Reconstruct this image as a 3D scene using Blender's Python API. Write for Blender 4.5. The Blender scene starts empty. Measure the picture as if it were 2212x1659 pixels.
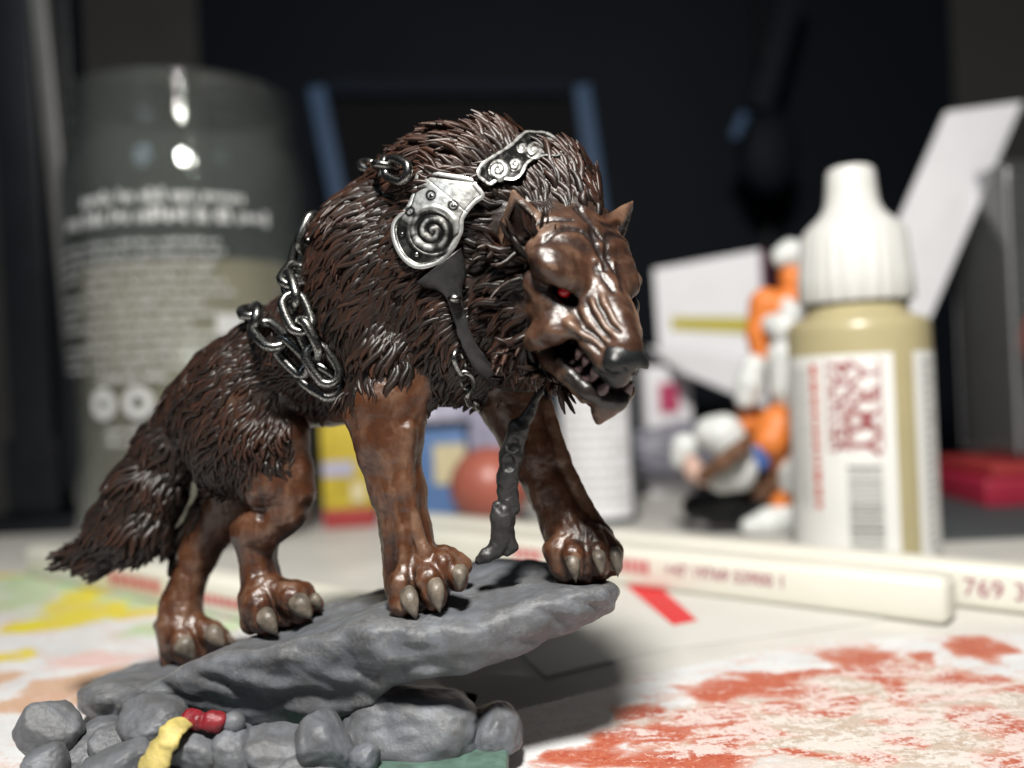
import bpy, bmesh, math, random
import numpy as np
from mathutils import Vector, Matrix
from mathutils.bvhtree import BVHTree

random.seed(7)
RNG = np.random.default_rng(11)
scene = bpy.context.scene
COL = scene.collection

# ------------------------------------------------------------------ camera
# one unit = one centimetre; table top at z = 0
FPX, CX, CY = 1915.0, 1106.0, 829.5          # focal length and centre on a 2212 x 1659 picture
CAM_H, ROLL = 4.0, 0.045
R_ = np.array([math.cos(ROLL), 0.0, -math.sin(ROLL)])
U_ = np.array([math.sin(ROLL), 0.0, math.cos(ROLL)])
Y_ = np.array([0.0, 1.0, 0.0])
EYE = np.array([0.0, 0.0, CAM_H])

def W(x, y, d):
    """point seen at picture position (x, y) at d cm in front of the lens"""
    return EYE + d * ((x - CX) / FPX * R_ - (y - CY) / FPX * U_ + Y_)

def G(x, y, z=0.0):
    """point of the table (height z) seen at picture position (x, y)"""
    v = (x - CX) / FPX * R_ - (y - CY) / FPX * U_ + Y_
    return EYE + v * ((z - CAM_H) / v[2])

cam_data = bpy.data.cameras.new("camera")
cam = bpy.data.objects.new("camera", cam_data)
COL.objects.link(cam)
cam.matrix_world = Matrix(((R_[0], U_[0], 0, 0), (0, 0, -1, 0), (R_[2], U_[2], 0, CAM_H), (0, 0, 0, 1)))
cam_data.sensor_width = 36.0
cam_data.lens = 36.0 * FPX / 2212.0
cam_data.clip_start, cam_data.clip_end = 0.1, 500.0
cam_data.dof.use_dof = True
cam_data.dof.focus_distance = 9.15
cam_data.dof.aperture_fstop = cam_data.lens * 1e-3 / (2 * 0.125)
scene.camera = cam

# ------------------------------------------------------------------ light
world = bpy.data.worlds.new("World")
scene.world = world
world.use_nodes = True
bg = world.node_tree.nodes["Background"]
bg.inputs[0].default_value = (0.55, 0.72, 1.0, 1)
bg.inputs[1].default_value = 0.02

def area(name, loc, target, size, power, col):
    l = bpy.data.lights.new(name, 'AREA')
    l.shape, l.size, l.energy, l.color = 'DISK', size, power, col
    o = bpy.data.objects.new(name, l)
    COL.objects.link(o)
    o.location = loc
    o.rotation_euler = (Vector(target) - Vector(loc)).to_track_quat('-Z', 'Y').to_euler()
    return o

area("desk_lamp_light", (-0.5, -5.5, 27.0), (1.5, 12.0, 1.0), 5.0, 21000.0, (1.0, 0.965, 0.905))
area("room_light", (-30.0, -25.0, 40.0), (0.0, 12.0, 2.0), 18.0, 1700.0, (0.72, 0.85, 1.0))

scene.view_settings.view_transform = 'Standard'
scene.view_settings.look = 'None'
scene.view_settings.exposure = 0.0
scene.view_settings.gamma = 1.0
scene.cycles.use_denoising = True
scene.cycles.max_bounces = 8
scene.cycles.transparent_max_bounces = 12
scene.cycles.sample_clamp_indirect = 4.0

# ------------------------------------------------------------------ object helpers
def link(o, parent=None):
    COL.objects.link(o)
    if parent is not None:
        o.parent = parent
    return o

def empty(name, loc):
    o = bpy.data.objects.new(name, None)
    o.empty_display_size = 0.3
    COL.objects.link(o)
    o.location = loc
    return o

def tag(o, label=None, cat=None, group=None, kind=None):
    if label: o["label"] = label
    if cat: o["category"] = cat
    if group: o["group"] = group
    if kind: o["kind"] = kind
    return o

def mesh_obj(name, verts, faces, mat, parent=None, smooth=True, attrs=None):
    """verts in world space; placed under parent without moving"""
    me = bpy.data.meshes.new(name)
    v = np.asarray(verts, dtype=np.float64).reshape(-1, 3)
    if parent is not None:
        v = v - np.array(parent_world(parent))
    if isinstance(faces, np.ndarray):
        k = faces.shape[1]
        me.vertices.add(len(v)); me.vertices.foreach_set("co", v.ravel())
        me.loops.add(faces.size); me.loops.foreach_set("vertex_index", faces.ravel().astype(np.int32))
        me.polygons.add(len(faces))
        me.polygons.foreach_set("loop_start", np.arange(0, faces.size, k, dtype=np.int32))
        me.polygons.foreach_set("loop_total", np.full(len(faces), k, dtype=np.int32))
        me.update(calc_edges=True)
    else:
        me.from_pydata([tuple(p) for p in v], [], [tuple(int(i) for i in f) for f in faces])
    if smooth:
        me.polygons.foreach_set("use_smooth", np.ones(len(me.polygons), dtype=bool))
    for an, av in (attrs or {}).items():
        a = me.attributes.new(an, 'FLOAT', 'POINT')
        a.data.foreach_set("value", np.asarray(av, dtype=np.float32))
    if mat is not None:
        me.materials.append(mat)
    me.validate()
    o = bpy.data.objects.new(name, me)
    return link(o, parent)

def parent_world(p):
    loc = np.array(p.location)
    while p.parent is not None:
        p = p.parent
        loc = loc + np.array(p.location)
    return loc

def copy_tree(o, parent=None):
    c = o.copy()
    COL.objects.link(c)
    c.parent = parent
    for ch in list(o.children):
        copy_tree(ch, c)
    return c

# ------------------------------------------------------------------ noise (numpy gradient noise)
_perm = np.random.default_rng(3).permutation(512)
_grad = np.random.default_rng(4).normal(size=(512, 3))
_grad /= np.linalg.norm(_grad, axis=1)[:, None]
def noise3(p):
    p = np.asarray(p, dtype=np.float64)
    i = np.floor(p).astype(np.int64)
    f = p - i
    u = f * f * f * (f * (f * 6 - 15) + 10)
    out = np.zeros(len(p))
    for dx in (0, 1):
        for dy in (0, 1):
            for dz in (0, 1):
                h = _perm[(_perm[(_perm[(i[:, 0] + dx) & 511] + i[:, 1] + dy) & 511] + i[:, 2] + dz) & 511]
                g = _grad[h]
                dd = g[:, 0] * (f[:, 0] - dx) + g[:, 1] * (f[:, 1] - dy) + g[:, 2] * (f[:, 2] - dz)
                w = (u[:, 0] if dx else 1 - u[:, 0]) * (u[:, 1] if dy else 1 - u[:, 1]) * (u[:, 2] if dz else 1 - u[:, 2])
                out += w * dd
    return out * 1.6

def fbm(p, octaves=4, gain=0.5):
    s, a = 0, 1.0
    p = np.asarray(p, dtype=np.float64)
    for k in range(octaves):
        s = s + a * noise3(p * 2 ** k + 17.3 * k)
        a *= gain
    return s

# ------------------------------------------------------------------ implicit sculpting
class Sculpt:
    def __init__(self, lo, hi, vox):
        self.lo, self.vox = np.array(lo, float), vox
        self.n = np.ceil((np.array(hi, float) - self.lo) / vox).astype(int) + 1
        self.D = np.full(self.n, 1.0, dtype=np.float32)
        self.ax = [(self.lo[k] + vox * np.arange(self.n[k])).astype(np.float32) for k in range(3)]

    def _box(self, lo, hi):
        a = np.clip(np.floor((lo - self.lo) / self.vox).astype(int), 0, self.n)
        b = np.clip(np.ceil((hi - self.lo) / self.vox).astype(int) + 1, 0, self.n)
        sl = tuple(slice(a[k], b[k]) for k in range(3))
        X = self.ax[0][sl[0]][:, None, None]; Y = self.ax[1][sl[1]][None, :, None]; Z = self.ax[2][sl[2]][None, None, :]
        return sl, X, Y, Z

    def _blend(self, sl, d, k, op):
        D = self.D[sl]
        if D.size == 0: return
        if op == 'add':
            h = np.maximum(k - np.abs(D - d), 0) / k
            self.D[sl] = np.minimum(D, d) - h * h * (k * 0.25)
        else:
            d = -d
            h = np.maximum(k - np.abs(D - d), 0) / k
            self.D[sl] = np.maximum(D, d) + h * h * (k * 0.25)

    def cone(self, a, b, ra, rb, k=0.1, op='add'):
        a, b = np.array(a, float), np.array(b, float)
        r = max(ra, rb) + k + 3 * self.vox
        sl, X, Y, Z = self._box(np.minimum(a, b) - r, np.maximum(a, b) + r)
        ba = (b - a).astype(np.float32); L = float(ba @ ba) + 1e-9
        px, py, pz = X - np.float32(a[0]), Y - np.float32(a[1]), Z - np.float32(a[2])
        t = np.clip((px * ba[0] + py * ba[1] + pz * ba[2]) / L, 0, 1)
        d = np.sqrt((px - t * ba[0]) ** 2 + (py - t * ba[1]) ** 2 + (pz - t * ba[2]) ** 2) - (ra + (rb - ra) * t)
        self._blend(sl, d.astype(np.float32), k, op)

    def tube(self, pts, rads, k=0.1, op='add'):
        for i in range(len(pts) - 1):
            self.cone(pts[i], pts[i + 1], rads[i], rads[i + 1], k, op)

    def ell(self, c, rad, axes=None, k=0.1, op='add'):
        c, rad = np.array(c, float), np.array(rad, float)
        A = np.eye(3) if axes is None else np.array(axes, float)     # rows are axes
        ext = np.sqrt(((A * rad[:, None]) ** 2).sum(0)) + k + 3 * self.vox
        sl, X, Y, Z = self._box(c - ext, c + ext)
        X, Y, Z = X - np.float32(c[0]), Y - np.float32(c[1]), Z - np.float32(c[2])
        k0 = 0; k1 = 0
        for i in range(3):
            q = (X * np.float32(A[i, 0]) + Y * np.float32(A[i, 1]) + Z * np.float32(A[i, 2])) / np.float32(rad[i])
            k0 = k0 + q * q
            k1 = k1 + (q / np.float32(rad[i])) ** 2
        k0 = np.sqrt(k0); k1 = np.sqrt(k1) + 1e-6
        self._blend(sl, (k0 * (k0 - 1) / k1).astype(np.float32), k, op)

    def fcone(self, a, b, ra, rb, nrm, flat, k=0.05, op='add'):
        """tapered blade: a cone squeezed to `flat` of its thickness along nrm"""
        a, b, nrm = np.array(a, float), np.array(b, float), unit(nrm)
        r = max(ra, rb) + k + 3 * self.vox
        sl, X, Y, Z = self._box(np.minimum(a, b) - r, np.maximum(a, b) + r)
        px, py, pz = X - np.float32(a[0]), Y - np.float32(a[1]), Z - np.float32(a[2])
        q = (px * np.float32(nrm[0]) + py * np.float32(nrm[1]) + pz * np.float32(nrm[2])) * np.float32(1 / flat - 1)
        px, py, pz = px + q * np.float32(nrm[0]), py + q * np.float32(nrm[1]), pz + q * np.float32(nrm[2])
        ba = (b - a).astype(np.float32); ba = ba + np.float32((ba @ nrm) * (1 / flat - 1)) * nrm.astype(np.float32)
        t = np.clip((px * ba[0] + py * ba[1] + pz * ba[2]) / float(ba @ ba), 0, 1)
        d = np.sqrt((px - t * ba[0]) ** 2 + (py - t * ba[1]) ** 2 + (pz - t * ba[2]) ** 2) - (ra + (rb - ra) * t ** 1.3)
        self._blend(sl, (d * np.float32(0.5 + 0.5 * flat)).astype(np.float32), k, op)

    def mesh(self):
        """surface nets -> verts, quads"""
        D, n = self.D, self.n
        S = D < 0
        cnt = np.zeros(n - 1, dtype=np.uint8)
        for dx in (0, 1):
            for dy in (0, 1):
                for dz in (0, 1):
                    cnt += S[dx:n[0] - 1 + dx, dy:n[1] - 1 + dy, dz:n[2] - 1 + dz]
        act = (cnt > 0) & (cnt < 8)
        I, J, K = np.nonzero(act)
        idx = np.full(n - 1, -1, dtype=np.int32)
        idx[I, J, K] = np.arange(len(I))
        acc = np.zeros((len(I), 3)); num = np.zeros(len(I))
        cor = [(x, y, z) for x in (0, 1) for y in (0, 1) for z in (0, 1)]
        val = {c: D[I + c[0], J + c[1], K + c[2]] for c in cor}
        for c in cor:
            for axis in range(3):
                if c[axis] == 0:
                    c2 = list(c); c2[axis] = 1; c2 = tuple(c2)
                    a, b = val[c], val[c2]
                    m = (a < 0) != (b < 0)
                    t = np.where(m, a / np.where(m, a - b, 1), 0)
                    p = np.zeros((len(I), 3)) + np.array(c)
                    p[:, axis] += t
                    acc[m] += p[m]; num[m] += 1
        V = (np.stack([I, J, K], 1) + acc / num[:, None]) * self.vox + self.lo
        quads = []
        for axis in range(3):
            o1, o2 = [(1, 2), (2, 0), (0, 1)][axis]
            sl0 = [slice(None)] * 3; sl1 = [slice(None)] * 3
            sl0[axis] = slice(0, n[axis] - 1); sl1[axis] = slice(1, n[axis])
            a, b = S[tuple(sl0)], S[tuple(sl1)]
            ch = a != b
            P = np.stack(np.nonzero(ch), 1)
            ok = (P[:, o1] > 0) & (P[:, o2] > 0) & (P[:, o1] < n[o1] - 1) & (P[:, o2] < n[o2] - 1)
            P = P[ok]
            flip = a[tuple(P.T)]
            def at(d1, d2):
                Q = P.copy(); Q[:, o1] -= d1; Q[:, o2] -= d2
                return idx[Q[:, 0], Q[:, 1], Q[:, 2]]
            q = np.stack([at(1, 1), at(0, 1), at(0, 0), at(1, 0)], 1)
            q[~flip] = q[~flip][:, ::-1]
            quads.append(q)
        F = np.concatenate(quads)
        F = F[(F >= 0).all(1)]
        return V, F

    def grad(self, P):
        """outward normals at points"""
        q = (np.asarray(P) - self.lo) / self.vox
        i = np.clip(np.round(q).astype(int), 1, self.n - 2)
        g = np.stack([self.D[i[:, 0] + 1, i[:, 1], i[:, 2]] - self.D[i[:, 0] - 1, i[:, 1], i[:, 2]],
                      self.D[i[:, 0], i[:, 1] + 1, i[:, 2]] - self.D[i[:, 0], i[:, 1] - 1, i[:, 2]],
                      self.D[i[:, 0], i[:, 1], i[:, 2] + 1] - self.D[i[:, 0], i[:, 1], i[:, 2] - 1]], 1).astype(float)
        return g / (np.linalg.norm(g, axis=1)[:, None] + 1e-9)

def unit(v):
    v = np.asarray(v, float)
    return v / (np.linalg.norm(v, axis=-1, keepdims=True) + 1e-12)

# ------------------------------------------------------------------ materials
def node_mat(name):
    m = bpy.data.materials.new(name)
    m.use_nodes = True
    nt = m.node_tree
    return m, nt, nt.nodes["Principled BSDF"]

def N(nt, kind, **kw):
    n = nt.nodes.new(kind)
    for k, v in kw.items():
        if k.startswith("i_"):
            key = k[2:]
            n.inputs[int(key) if key.isdigit() else key.replace("_", " ")].default_value = v
        else:
            setattr(n, k, v)
    return n

def ramp(nt, fac, stops, interp='LINEAR'):
    r = nt.nodes.new("ShaderNodeValToRGB")
    r.color_ramp.interpolation = interp
    el = r.color_ramp.elements
    while len(el) < len(stops): el.new(0.5)
    for e, (p, c) in zip(el, stops):
        e.position = p
        e.color = (*c, 1) if len(c) == 3 else c
    nt.links.new(fac, r.inputs[0])
    return r.outputs[0]

def mix(nt, fac, a, b, mode='MIX'):
    m = nt.nodes.new("ShaderNodeMix")
    m.data_type = 'RGBA'; m.blend_type = mode
    for sock, v in ((m.inputs[0], fac), (m.inputs[6], a), (m.inputs[7], b)):
        if isinstance(v, bpy.types.NodeSocket): nt.links.new(v, sock)
        elif isinstance(v, (int, float)): sock.default_value = v
        else: sock.default_value = (*v, 1) if len(v) == 3 else v
    return m.outputs[2]

def tex_noise(nt, scale, detail=4, rough=0.55, vec=None, dist=0.0):
    n = nt.nodes.new("ShaderNodeTexNoise")
    n.inputs["Scale"].default_value = scale
    n.inputs["Detail"].default_value = detail
    n.inputs["Roughness"].default_value = rough
    n.inputs["Distortion"].default_value = dist
    if vec is None:
        tc = nt.nodes.new("ShaderNodeTexCoord"); vec = tc.outputs["Object"]
    nt.links.new(vec, n.inputs["Vector"])
    return n.outputs["Fac"]

def bump(nt, bsdf, h, strength=0.3, dist=0.02):
    b = nt.nodes.new("ShaderNodeBump")
    b.inputs["Strength"].default_value = strength
    b.inputs["Distance"].default_value = dist
    nt.links.new(h, b.inputs["Height"])
    nt.links.new(b.outputs[0], bsdf.inputs["Normal"])

def simple_mat(name, col, rough=0.5, metal=0.0, var=0.12, scale=6.0, bumpy=0.0, spec=0.5, bscale=None):
    m, nt, b = node_mat(name)
    f = tex_noise(nt, scale)
    lo = tuple(max(0, c * (1 - var)) for c in col); hi = tuple(min(1, c * (1 + var)) for c in col)
    nt.links.new(ramp(nt, f, [(0.3, lo), (0.7, hi)]), b.inputs["Base Color"])
    b.inputs["Roughness"].default_value = rough
    b.inputs["Metallic"].default_value = metal
    b.inputs["Specular IOR Level"].default_value = spec
    if bumpy:
        bump(nt, b, tex_noise(nt, bscale or scale * 5, 5), bumpy, 0.02)
    return m
# ================================================================== the wolf figurine
# paint on the figurine: "fur" = dark brown coat, "skin" = chestnut legs and face, each with a dry-brushed highlight
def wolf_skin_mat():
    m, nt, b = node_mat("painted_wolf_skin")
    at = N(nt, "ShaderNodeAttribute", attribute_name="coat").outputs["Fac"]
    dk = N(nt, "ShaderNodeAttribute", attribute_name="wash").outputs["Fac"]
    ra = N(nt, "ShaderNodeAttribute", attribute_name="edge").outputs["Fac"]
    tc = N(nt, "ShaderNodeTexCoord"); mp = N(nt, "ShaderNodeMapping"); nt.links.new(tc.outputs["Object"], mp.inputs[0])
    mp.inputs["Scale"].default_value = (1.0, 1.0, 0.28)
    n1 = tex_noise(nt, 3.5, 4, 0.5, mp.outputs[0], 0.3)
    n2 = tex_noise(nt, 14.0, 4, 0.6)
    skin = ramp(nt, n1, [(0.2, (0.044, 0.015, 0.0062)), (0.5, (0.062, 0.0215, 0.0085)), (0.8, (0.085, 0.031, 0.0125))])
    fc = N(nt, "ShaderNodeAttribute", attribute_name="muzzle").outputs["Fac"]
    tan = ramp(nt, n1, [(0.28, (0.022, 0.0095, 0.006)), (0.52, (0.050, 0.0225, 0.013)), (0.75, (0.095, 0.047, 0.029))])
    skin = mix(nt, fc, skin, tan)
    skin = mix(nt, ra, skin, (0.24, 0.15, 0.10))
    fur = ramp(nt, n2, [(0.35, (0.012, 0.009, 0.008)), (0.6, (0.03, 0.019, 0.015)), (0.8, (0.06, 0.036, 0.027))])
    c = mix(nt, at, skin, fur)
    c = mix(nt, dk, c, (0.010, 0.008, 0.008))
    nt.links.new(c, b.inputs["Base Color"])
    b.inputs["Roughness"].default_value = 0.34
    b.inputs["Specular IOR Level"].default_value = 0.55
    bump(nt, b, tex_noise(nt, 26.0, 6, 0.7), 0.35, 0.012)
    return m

def wolf_fur_mat():
    m, nt, b = node_mat("painted_wolf_fur")
    tip = N(nt, "ShaderNodeAttribute", attribute_name="tip").outputs["Fac"]
    tone = N(nt, "ShaderNodeAttribute", attribute_name="tone").outputs["Fac"]
    base = mix(nt, tone, (0.0050, 0.0034, 0.0027), (0.015, 0.0075, 0.0050))
    top = mix(nt, tone, (0.019, 0.0108, 0.0078), (0.078, 0.028, 0.0145))
    c = mix(nt, tip, base, top)
    nt.links.new(c, b.inputs["Base Color"])
    b.inputs["Roughness"].default_value = 0.42
    b.inputs["Specular IOR Level"].default_value = 0.40
    bump(nt, b, tex_noise(nt, 40.0, 4, 0.6), 0.25, 0.01)
    return m

def steel_mat(name, cav=True):
    m, nt, b = node_mat(name)
    n1 = tex_noise(nt, 16.0, 5, 0.6)
    if cav:
        h = N(nt, "ShaderNodeAttribute", attribute_name="polish").outputs["Fac"]
        mx = N(nt, "ShaderNodeMath", operation='MULTIPLY_ADD'); nt.links.new(n1, mx.inputs[0]); mx.inputs[1].default_value = 0.26
        nt.links.new(h, mx.inputs[2])
        f = mx.outputs[0]
    else:
        m0 = N(nt, "ShaderNodeMath", operation='ADD'); nt.links.new(n1, m0.inputs[0]); m0.inputs[1].default_value = 0.06
        f = m0.outputs[0]
    c = ramp(nt, f, [(0.30, (0.02, 0.02, 0.019)), (0.52, (0.12, 0.12, 0.112)), (0.85, (0.74, 0.745, 0.72))])
    nt.links.new(c, b.inputs["Base Color"])
    b.inputs["Metallic"].default_value = 0.85 if cav else 1.0
    b.inputs["Roughness"].default_value = 0.38 if cav else 0.30
    bump(nt, b, tex_noise(nt, 40.0, 5, 0.6), 0.12, 0.004)
    return m

M_SKIN, M_FUR = wolf_skin_mat(), wolf_fur_mat()
M_PLATE, M_LINK = steel_mat("washed_steel_plate"), steel_mat("washed_steel_chain", False)
M_CLAW = simple_mat("painted_claw", (0.120, 0.100, 0.078), 0.40, 0, 0.7, 6.0, 0.4)
M_TOOTH = simple_mat("painted_tooth", (0.085, 0.05, 0.05), 0.35, 0, 0.3, 9.0, 0.2)
M_NOSE = simple_mat("painted_black_nose", (0.009, 0.010, 0.011), 0.36, 0, 0.3, 8.0, 0.25)
M_EYE = simple_mat("painted_red_eye", (0.34, 0.006, 0.01), 0.25, 0, 0.2, 20.0, 0.0)
M_LEATHER = simple_mat("black_leather_paint", (0.022, 0.021, 0.021), 0.42, 0, 0.5, 6.0, 0.3)

_lo = np.array([-5.75, 7.55, 0.45]); _hi = np.array([1.75, 12.6, 7.1])
S = Sculpt(_lo, _hi, 0.016)

def rp(r, d): return r * d / FPX
def ctube(pts, k=0.12, op='add'):
    """pts: (x, y, depth, radius_px)"""
    S.tube([W(*p[:3]) for p in pts], [rp(p[3], p[2]) for p in pts], k, op)
CAMAX = np.array([R_, U_, -Y_])
def cell(x, y, d, rx, ry, rz, rot=0.0, k=0.15, op='add', yaw=0.0):
    c, s = math.cos(rot), math.sin(rot)
    a0 = c * R_ + s * U_; a1 = -s * R_ + c * U_; a2 = -Y_
    cy, sy = math.cos(yaw), math.sin(yaw)
    a0, a2 = cy * a0 + sy * a2, -sy * a0 + cy * a2
    S.ell(W(x, y, d), (rp(rx, d), rp(ry, d), rp(rz, d)), (a0, a1, a2), k, op)

# --- trunk
HUMP = (985, 525, 10.05, 225, 222, 180)
cell(*HUMP, k=0.2, yaw=0.35)
ctube([(960, 600, 10.0, 185), (840, 660, 10.2, 172), (700, 740, 10.5, 118), (600, 800, 10.75, 108), (520, 850, 10.95, 105), (470, 880, 11.0, 92)], 0.25)
cell(820, 560, 10.1, 130, 160, 150, k=0.25)
cell(985, 715, 9.85, 150, 150, 150, k=0.25)
ctube([(620, 860, 10.9, 70), (720, 850, 10.6, 60), (820, 810, 10.2, 90)], 0.25)          # belly
# --- neck and cheeks
ctube([(1040, 470, 9.85, 170), (1130, 520, 9.65, 138), (1185, 575, 9.4, 105)], 0.2)
ctube([(1120, 400, 9.85, 92), (1200, 425, 9.65, 82), (1245, 480, 9.35, 66)], 0.2)
cell(1110, 650, 9.5, 104, 150, 110, rot=0.15, k=0.2)
cell(1145, 740, 9.3, 70, 75, 85, k=0.2)
# --- tail
ctube([(430, 870, 11.1, 58), (375, 960, 11.2, 62), (325, 1050, 11.2, 70), (275, 1130, 11.2, 66), (225, 1180, 11.2, 42), (165, 1188, 11.2, 16)], 0.12)
ctube([(330, 1050, 11.1, 60), (312, 1125, 11.0, 54), (300, 1160, 11.0, 34)], 0.1)
# --- right hind leg
cell(520, 900, 10.45, 108, 165, 85, rot=-0.25, k=0.2)
ctube([(560, 960, 10.4, 82), (590, 1040, 10.35, 62), (620, 1060, 10.33, 48)], 0.12)
ctube([(575, 880, 10.45, 60), (620, 940, 10.35, 45), (645, 1020, 10.33, 32), (648, 1062, 10.33, 30), (620, 1105, 10.35, 42), (570, 1140, 10.4, 48), (540, 1155, 10.45, 40)], 0.1)
ctube([(545, 1150, 10.45, 42), (556, 1190, 10.45, 38), (562, 1245, 10.42, 40), (568, 1285, 10.35, 50)], 0.08)
ctube([(525, 1143, 10.5, 22), (535, 1160, 10.48, 25)], 0.06)
# --- left hind leg
ctube([(540, 930, 11.3, 90), (520, 1040, 11.35, 75), (480, 1110, 11.4, 58), (450, 1150, 11.4, 48), (428, 1200, 11.35, 38), (405, 1260, 11.3, 35), (390, 1310, 11.25, 42), (388, 1350, 11.2, 52)], 0.1)
ctube([(405, 1158, 11.45, 22), (430, 1150, 11.45, 35)], 0.06)
# --- right fore leg
cell(835, 690, 9.75, 112, 175, 80, rot=0.12, k=0.2)
ctube([(850, 770, 9.6, 96), (835, 870, 9.45, 78), (840, 950, 9.4, 66), (862, 1060, 9.4, 55), (876, 1150, 9.4, 51), (886, 1210, 9.38, 54), (900, 1262, 9.3, 66)], 0.12)
ctube([(940, 780, 9.6, 70), (870, 860, 9.45, 55), (865, 930, 9.4, 50)], 0.1)             # chest muscle
ctube([(755, 850, 9.4, 14), (768, 900, 9.36, 24), (800, 990, 9.34, 26), (822, 1080, 9.36, 18)], 0.05)
ctube([(880, 930, 9.18, 20), (876, 1040, 9.18, 16), (900, 1150, 9.16, 14), (925, 1210, 9.1, 14)], 0.05)
ctube([(838, 960, 9.15, 18), (846, 1060, 9.16, 14), (868, 1150, 9.16, 13), (872, 1230, 9.1, 15)], 0.05)
# --- left fore leg (over at the tip of the slab)
ctube([(1075, 760, 10.0, 90), (1105, 870, 10.0, 66), (1150, 980, 9.98, 56), (1190, 1060, 9.95, 48), (1222, 1120, 9.9, 50), (1250, 1175, 9.82, 62), (1262, 1205, 9.75, 62)], 0.12)
ctube([(1180, 870, 9.9, 14), (1215, 990, 9.85, 16), (1262, 1090, 9.8, 16), (1300, 1150, 9.75, 20)], 0.05)

# --- paws: pads and toes
def paw(toes, heel):
    ctube(heel, 0.08)
    for t in toes:
        ctube([(*p[:3], p[3] * 0.9) for p in t], 0.05)
paw([[(880, 1215, 9.22, 26), (868, 1260, 9.08, 34), (868, 1300, 9.05, 32), (876, 1312, 9.02, 24)],
     [(905, 1215, 9.2, 26), (925, 1250, 9.02, 34), (938, 1285, 8.98, 30), (940, 1296, 8.97, 24)],
     [(920, 1200, 9.25, 26), (960, 1220, 9.1, 30), (985, 1245, 9.06, 27), (990, 1262, 9.05, 20)],
     [(915, 1200, 9.4, 24), (960, 1200, 9.5, 26), (1000, 1222, 9.5, 22)]],
    [(895, 1245, 9.35, 60), (930, 1270, 9.25, 45)])
paw([[(560, 1270, 10.25, 34), (560, 1310, 10.1, 38), (568, 1340, 10.05, 34)],
     [(590, 1270, 10.25, 30), (630, 1295, 10.12, 36), (650, 1320, 10.08, 30)],
     [(600, 1270, 10.35, 28), (650, 1285, 10.3, 30), (678, 1306, 10.28, 24)],
     [(538, 1290, 10.35, 26), (545, 1345, 10.25, 28)]],
    [(575, 1310, 10.3, 48), (620, 1325, 10.25, 34)])
paw([[(385, 1350, 11.1, 34), (395, 1390, 10.95, 38), (405, 1410, 10.92, 32)],
     [(410, 1345, 11.15, 30), (455, 1370, 11.02, 30), (472, 1388, 11.0, 24)],
     [(410, 1345, 11.3, 28), (470, 1375, 11.2, 26), (492, 1388, 11.2, 18)],
     [(368, 1370, 11.2, 28), (368, 1425, 11.1, 26)]],
    [(395, 1385, 11.15, 50), (440, 1395, 11.1, 32)])
ctube([(348, 1352, 11.3, 16), (372, 1372, 11.25, 22)], 0.06)
ctube([(530, 1290, 10.45, 16), (545, 1300, 10.4, 24)], 0.06)
paw([[(1212, 1165, 9.72, 34), (1205, 1190, 9.62, 36), (1218, 1222, 9.58, 34)],
     [(1250, 1165, 9.65, 34), (1240, 1200, 9.5, 36), (1243, 1232, 9.48, 30)],
     [(1280, 1160, 9.62, 32), (1290, 1195, 9.5, 34), (1294, 1222, 9.48, 26)],
     [(1295, 1165, 9.7, 32), (1318, 1195, 9.62, 30), (1324, 1222, 9.6, 22)]],
    [(1240, 1205, 9.75, 60), (1285, 1205, 9.72, 48)])

# --- head, in its own frame: forward, left, up from the point between the eyes
PSI, THE = math.radians(34), math.radians(42)
def cam_dir(x, y, z): return x * R_ + y * U_ - z * Y_
HF = cam_dir(math.sin(PSI) * math.cos(THE), -math.sin(THE), math.cos(PSI) * math.cos(THE))
HL = cam_dir(math.cos(PSI), 0, -math.sin(PSI))
HU = cam_dir(math.sin(PSI) * math.sin(THE), math.cos(THE), math.cos(PSI) * math.sin(THE))
HO = W(1283, 622, 8.78)
def H(f, l, u): return HO + f * HF + (l - 0.13 * max(f, 0)) * HL + u * HU
HAX = np.array([HF, HL, HU])
def HJ(f, l, u): return H(f, l + 0.12 * max(f, 0), u + 0.05 * min(max(f, 0), 1))     # the lower jaw hangs a little to its left
def htube(pts, k=0.06, op='add', both=True, P=H):
    for s in ((-1, 1) if both else (1,)):
        S.tube([P(p[0], s * p[1], p[2]) for p in pts], [p[3] for p in pts], k, op)
def hell(f, l, u, rf, rl, ru, k=0.08, op='add', both=True, tilt=0.0, turn=0.0):
    for s in ((-1, 1) if both and l else (1,)):
        c, t = math.cos(tilt), math.sin(tilt) * s
        a1 = c * HL + t * HU; a2 = -t * HL + c * HU; a0 = HF
        cc, tt = math.cos(turn), math.sin(turn) * s
        a0, a1 = cc * a0 + tt * a1, -tt * a0 + cc * a1
        S.ell(H(f, s * l, u), (rf, rl, ru), (a0, a1, a2), k, op)

hell(-0.62, 0, -0.08, 0.62, 0.60, 0.50, 0.12)                    # cranium
htube([(-0.5, 0.0, -0.1, 0.5), (0.0, 0.0, -0.14, 0.39), (0.42, 0, -0.13, 0.30), (0.84, 0, -0.13, 0.20)], 0.1, both=False)
htube([(-0.25, 0, 0.14, 0.20), (0.2, 0, 0.07, 0.17), (0.80, 0, -0.02, 0.145)], 0.08, both=False)   # bridge of the nose
htube([(-0.45, 0.48, -0.4, 0.28), (-0.1, 0.46, -0.62, 0.2)], 0.14)       # jaw muscle
hell(0.0, 0.40, -0.36, 0.36, 0.21, 0.26, 0.12)                   # cheek
htube([(0.38, 0.27, -0.16, 0.11), (0.60, 0.21, -0.20, 0.105), (0.86, 0.14, -0.24, 0.11)], 0.06)  # upper lip
hell(0.58, 0, -0.46, 0.53, 0.28, 0.135, 0.04, 'cut')              # mouth
hell(0.55, 0.31, -0.46, 0.24, 0.20, 0.13, 0.04, 'cut')           # open side of the mouth
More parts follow.
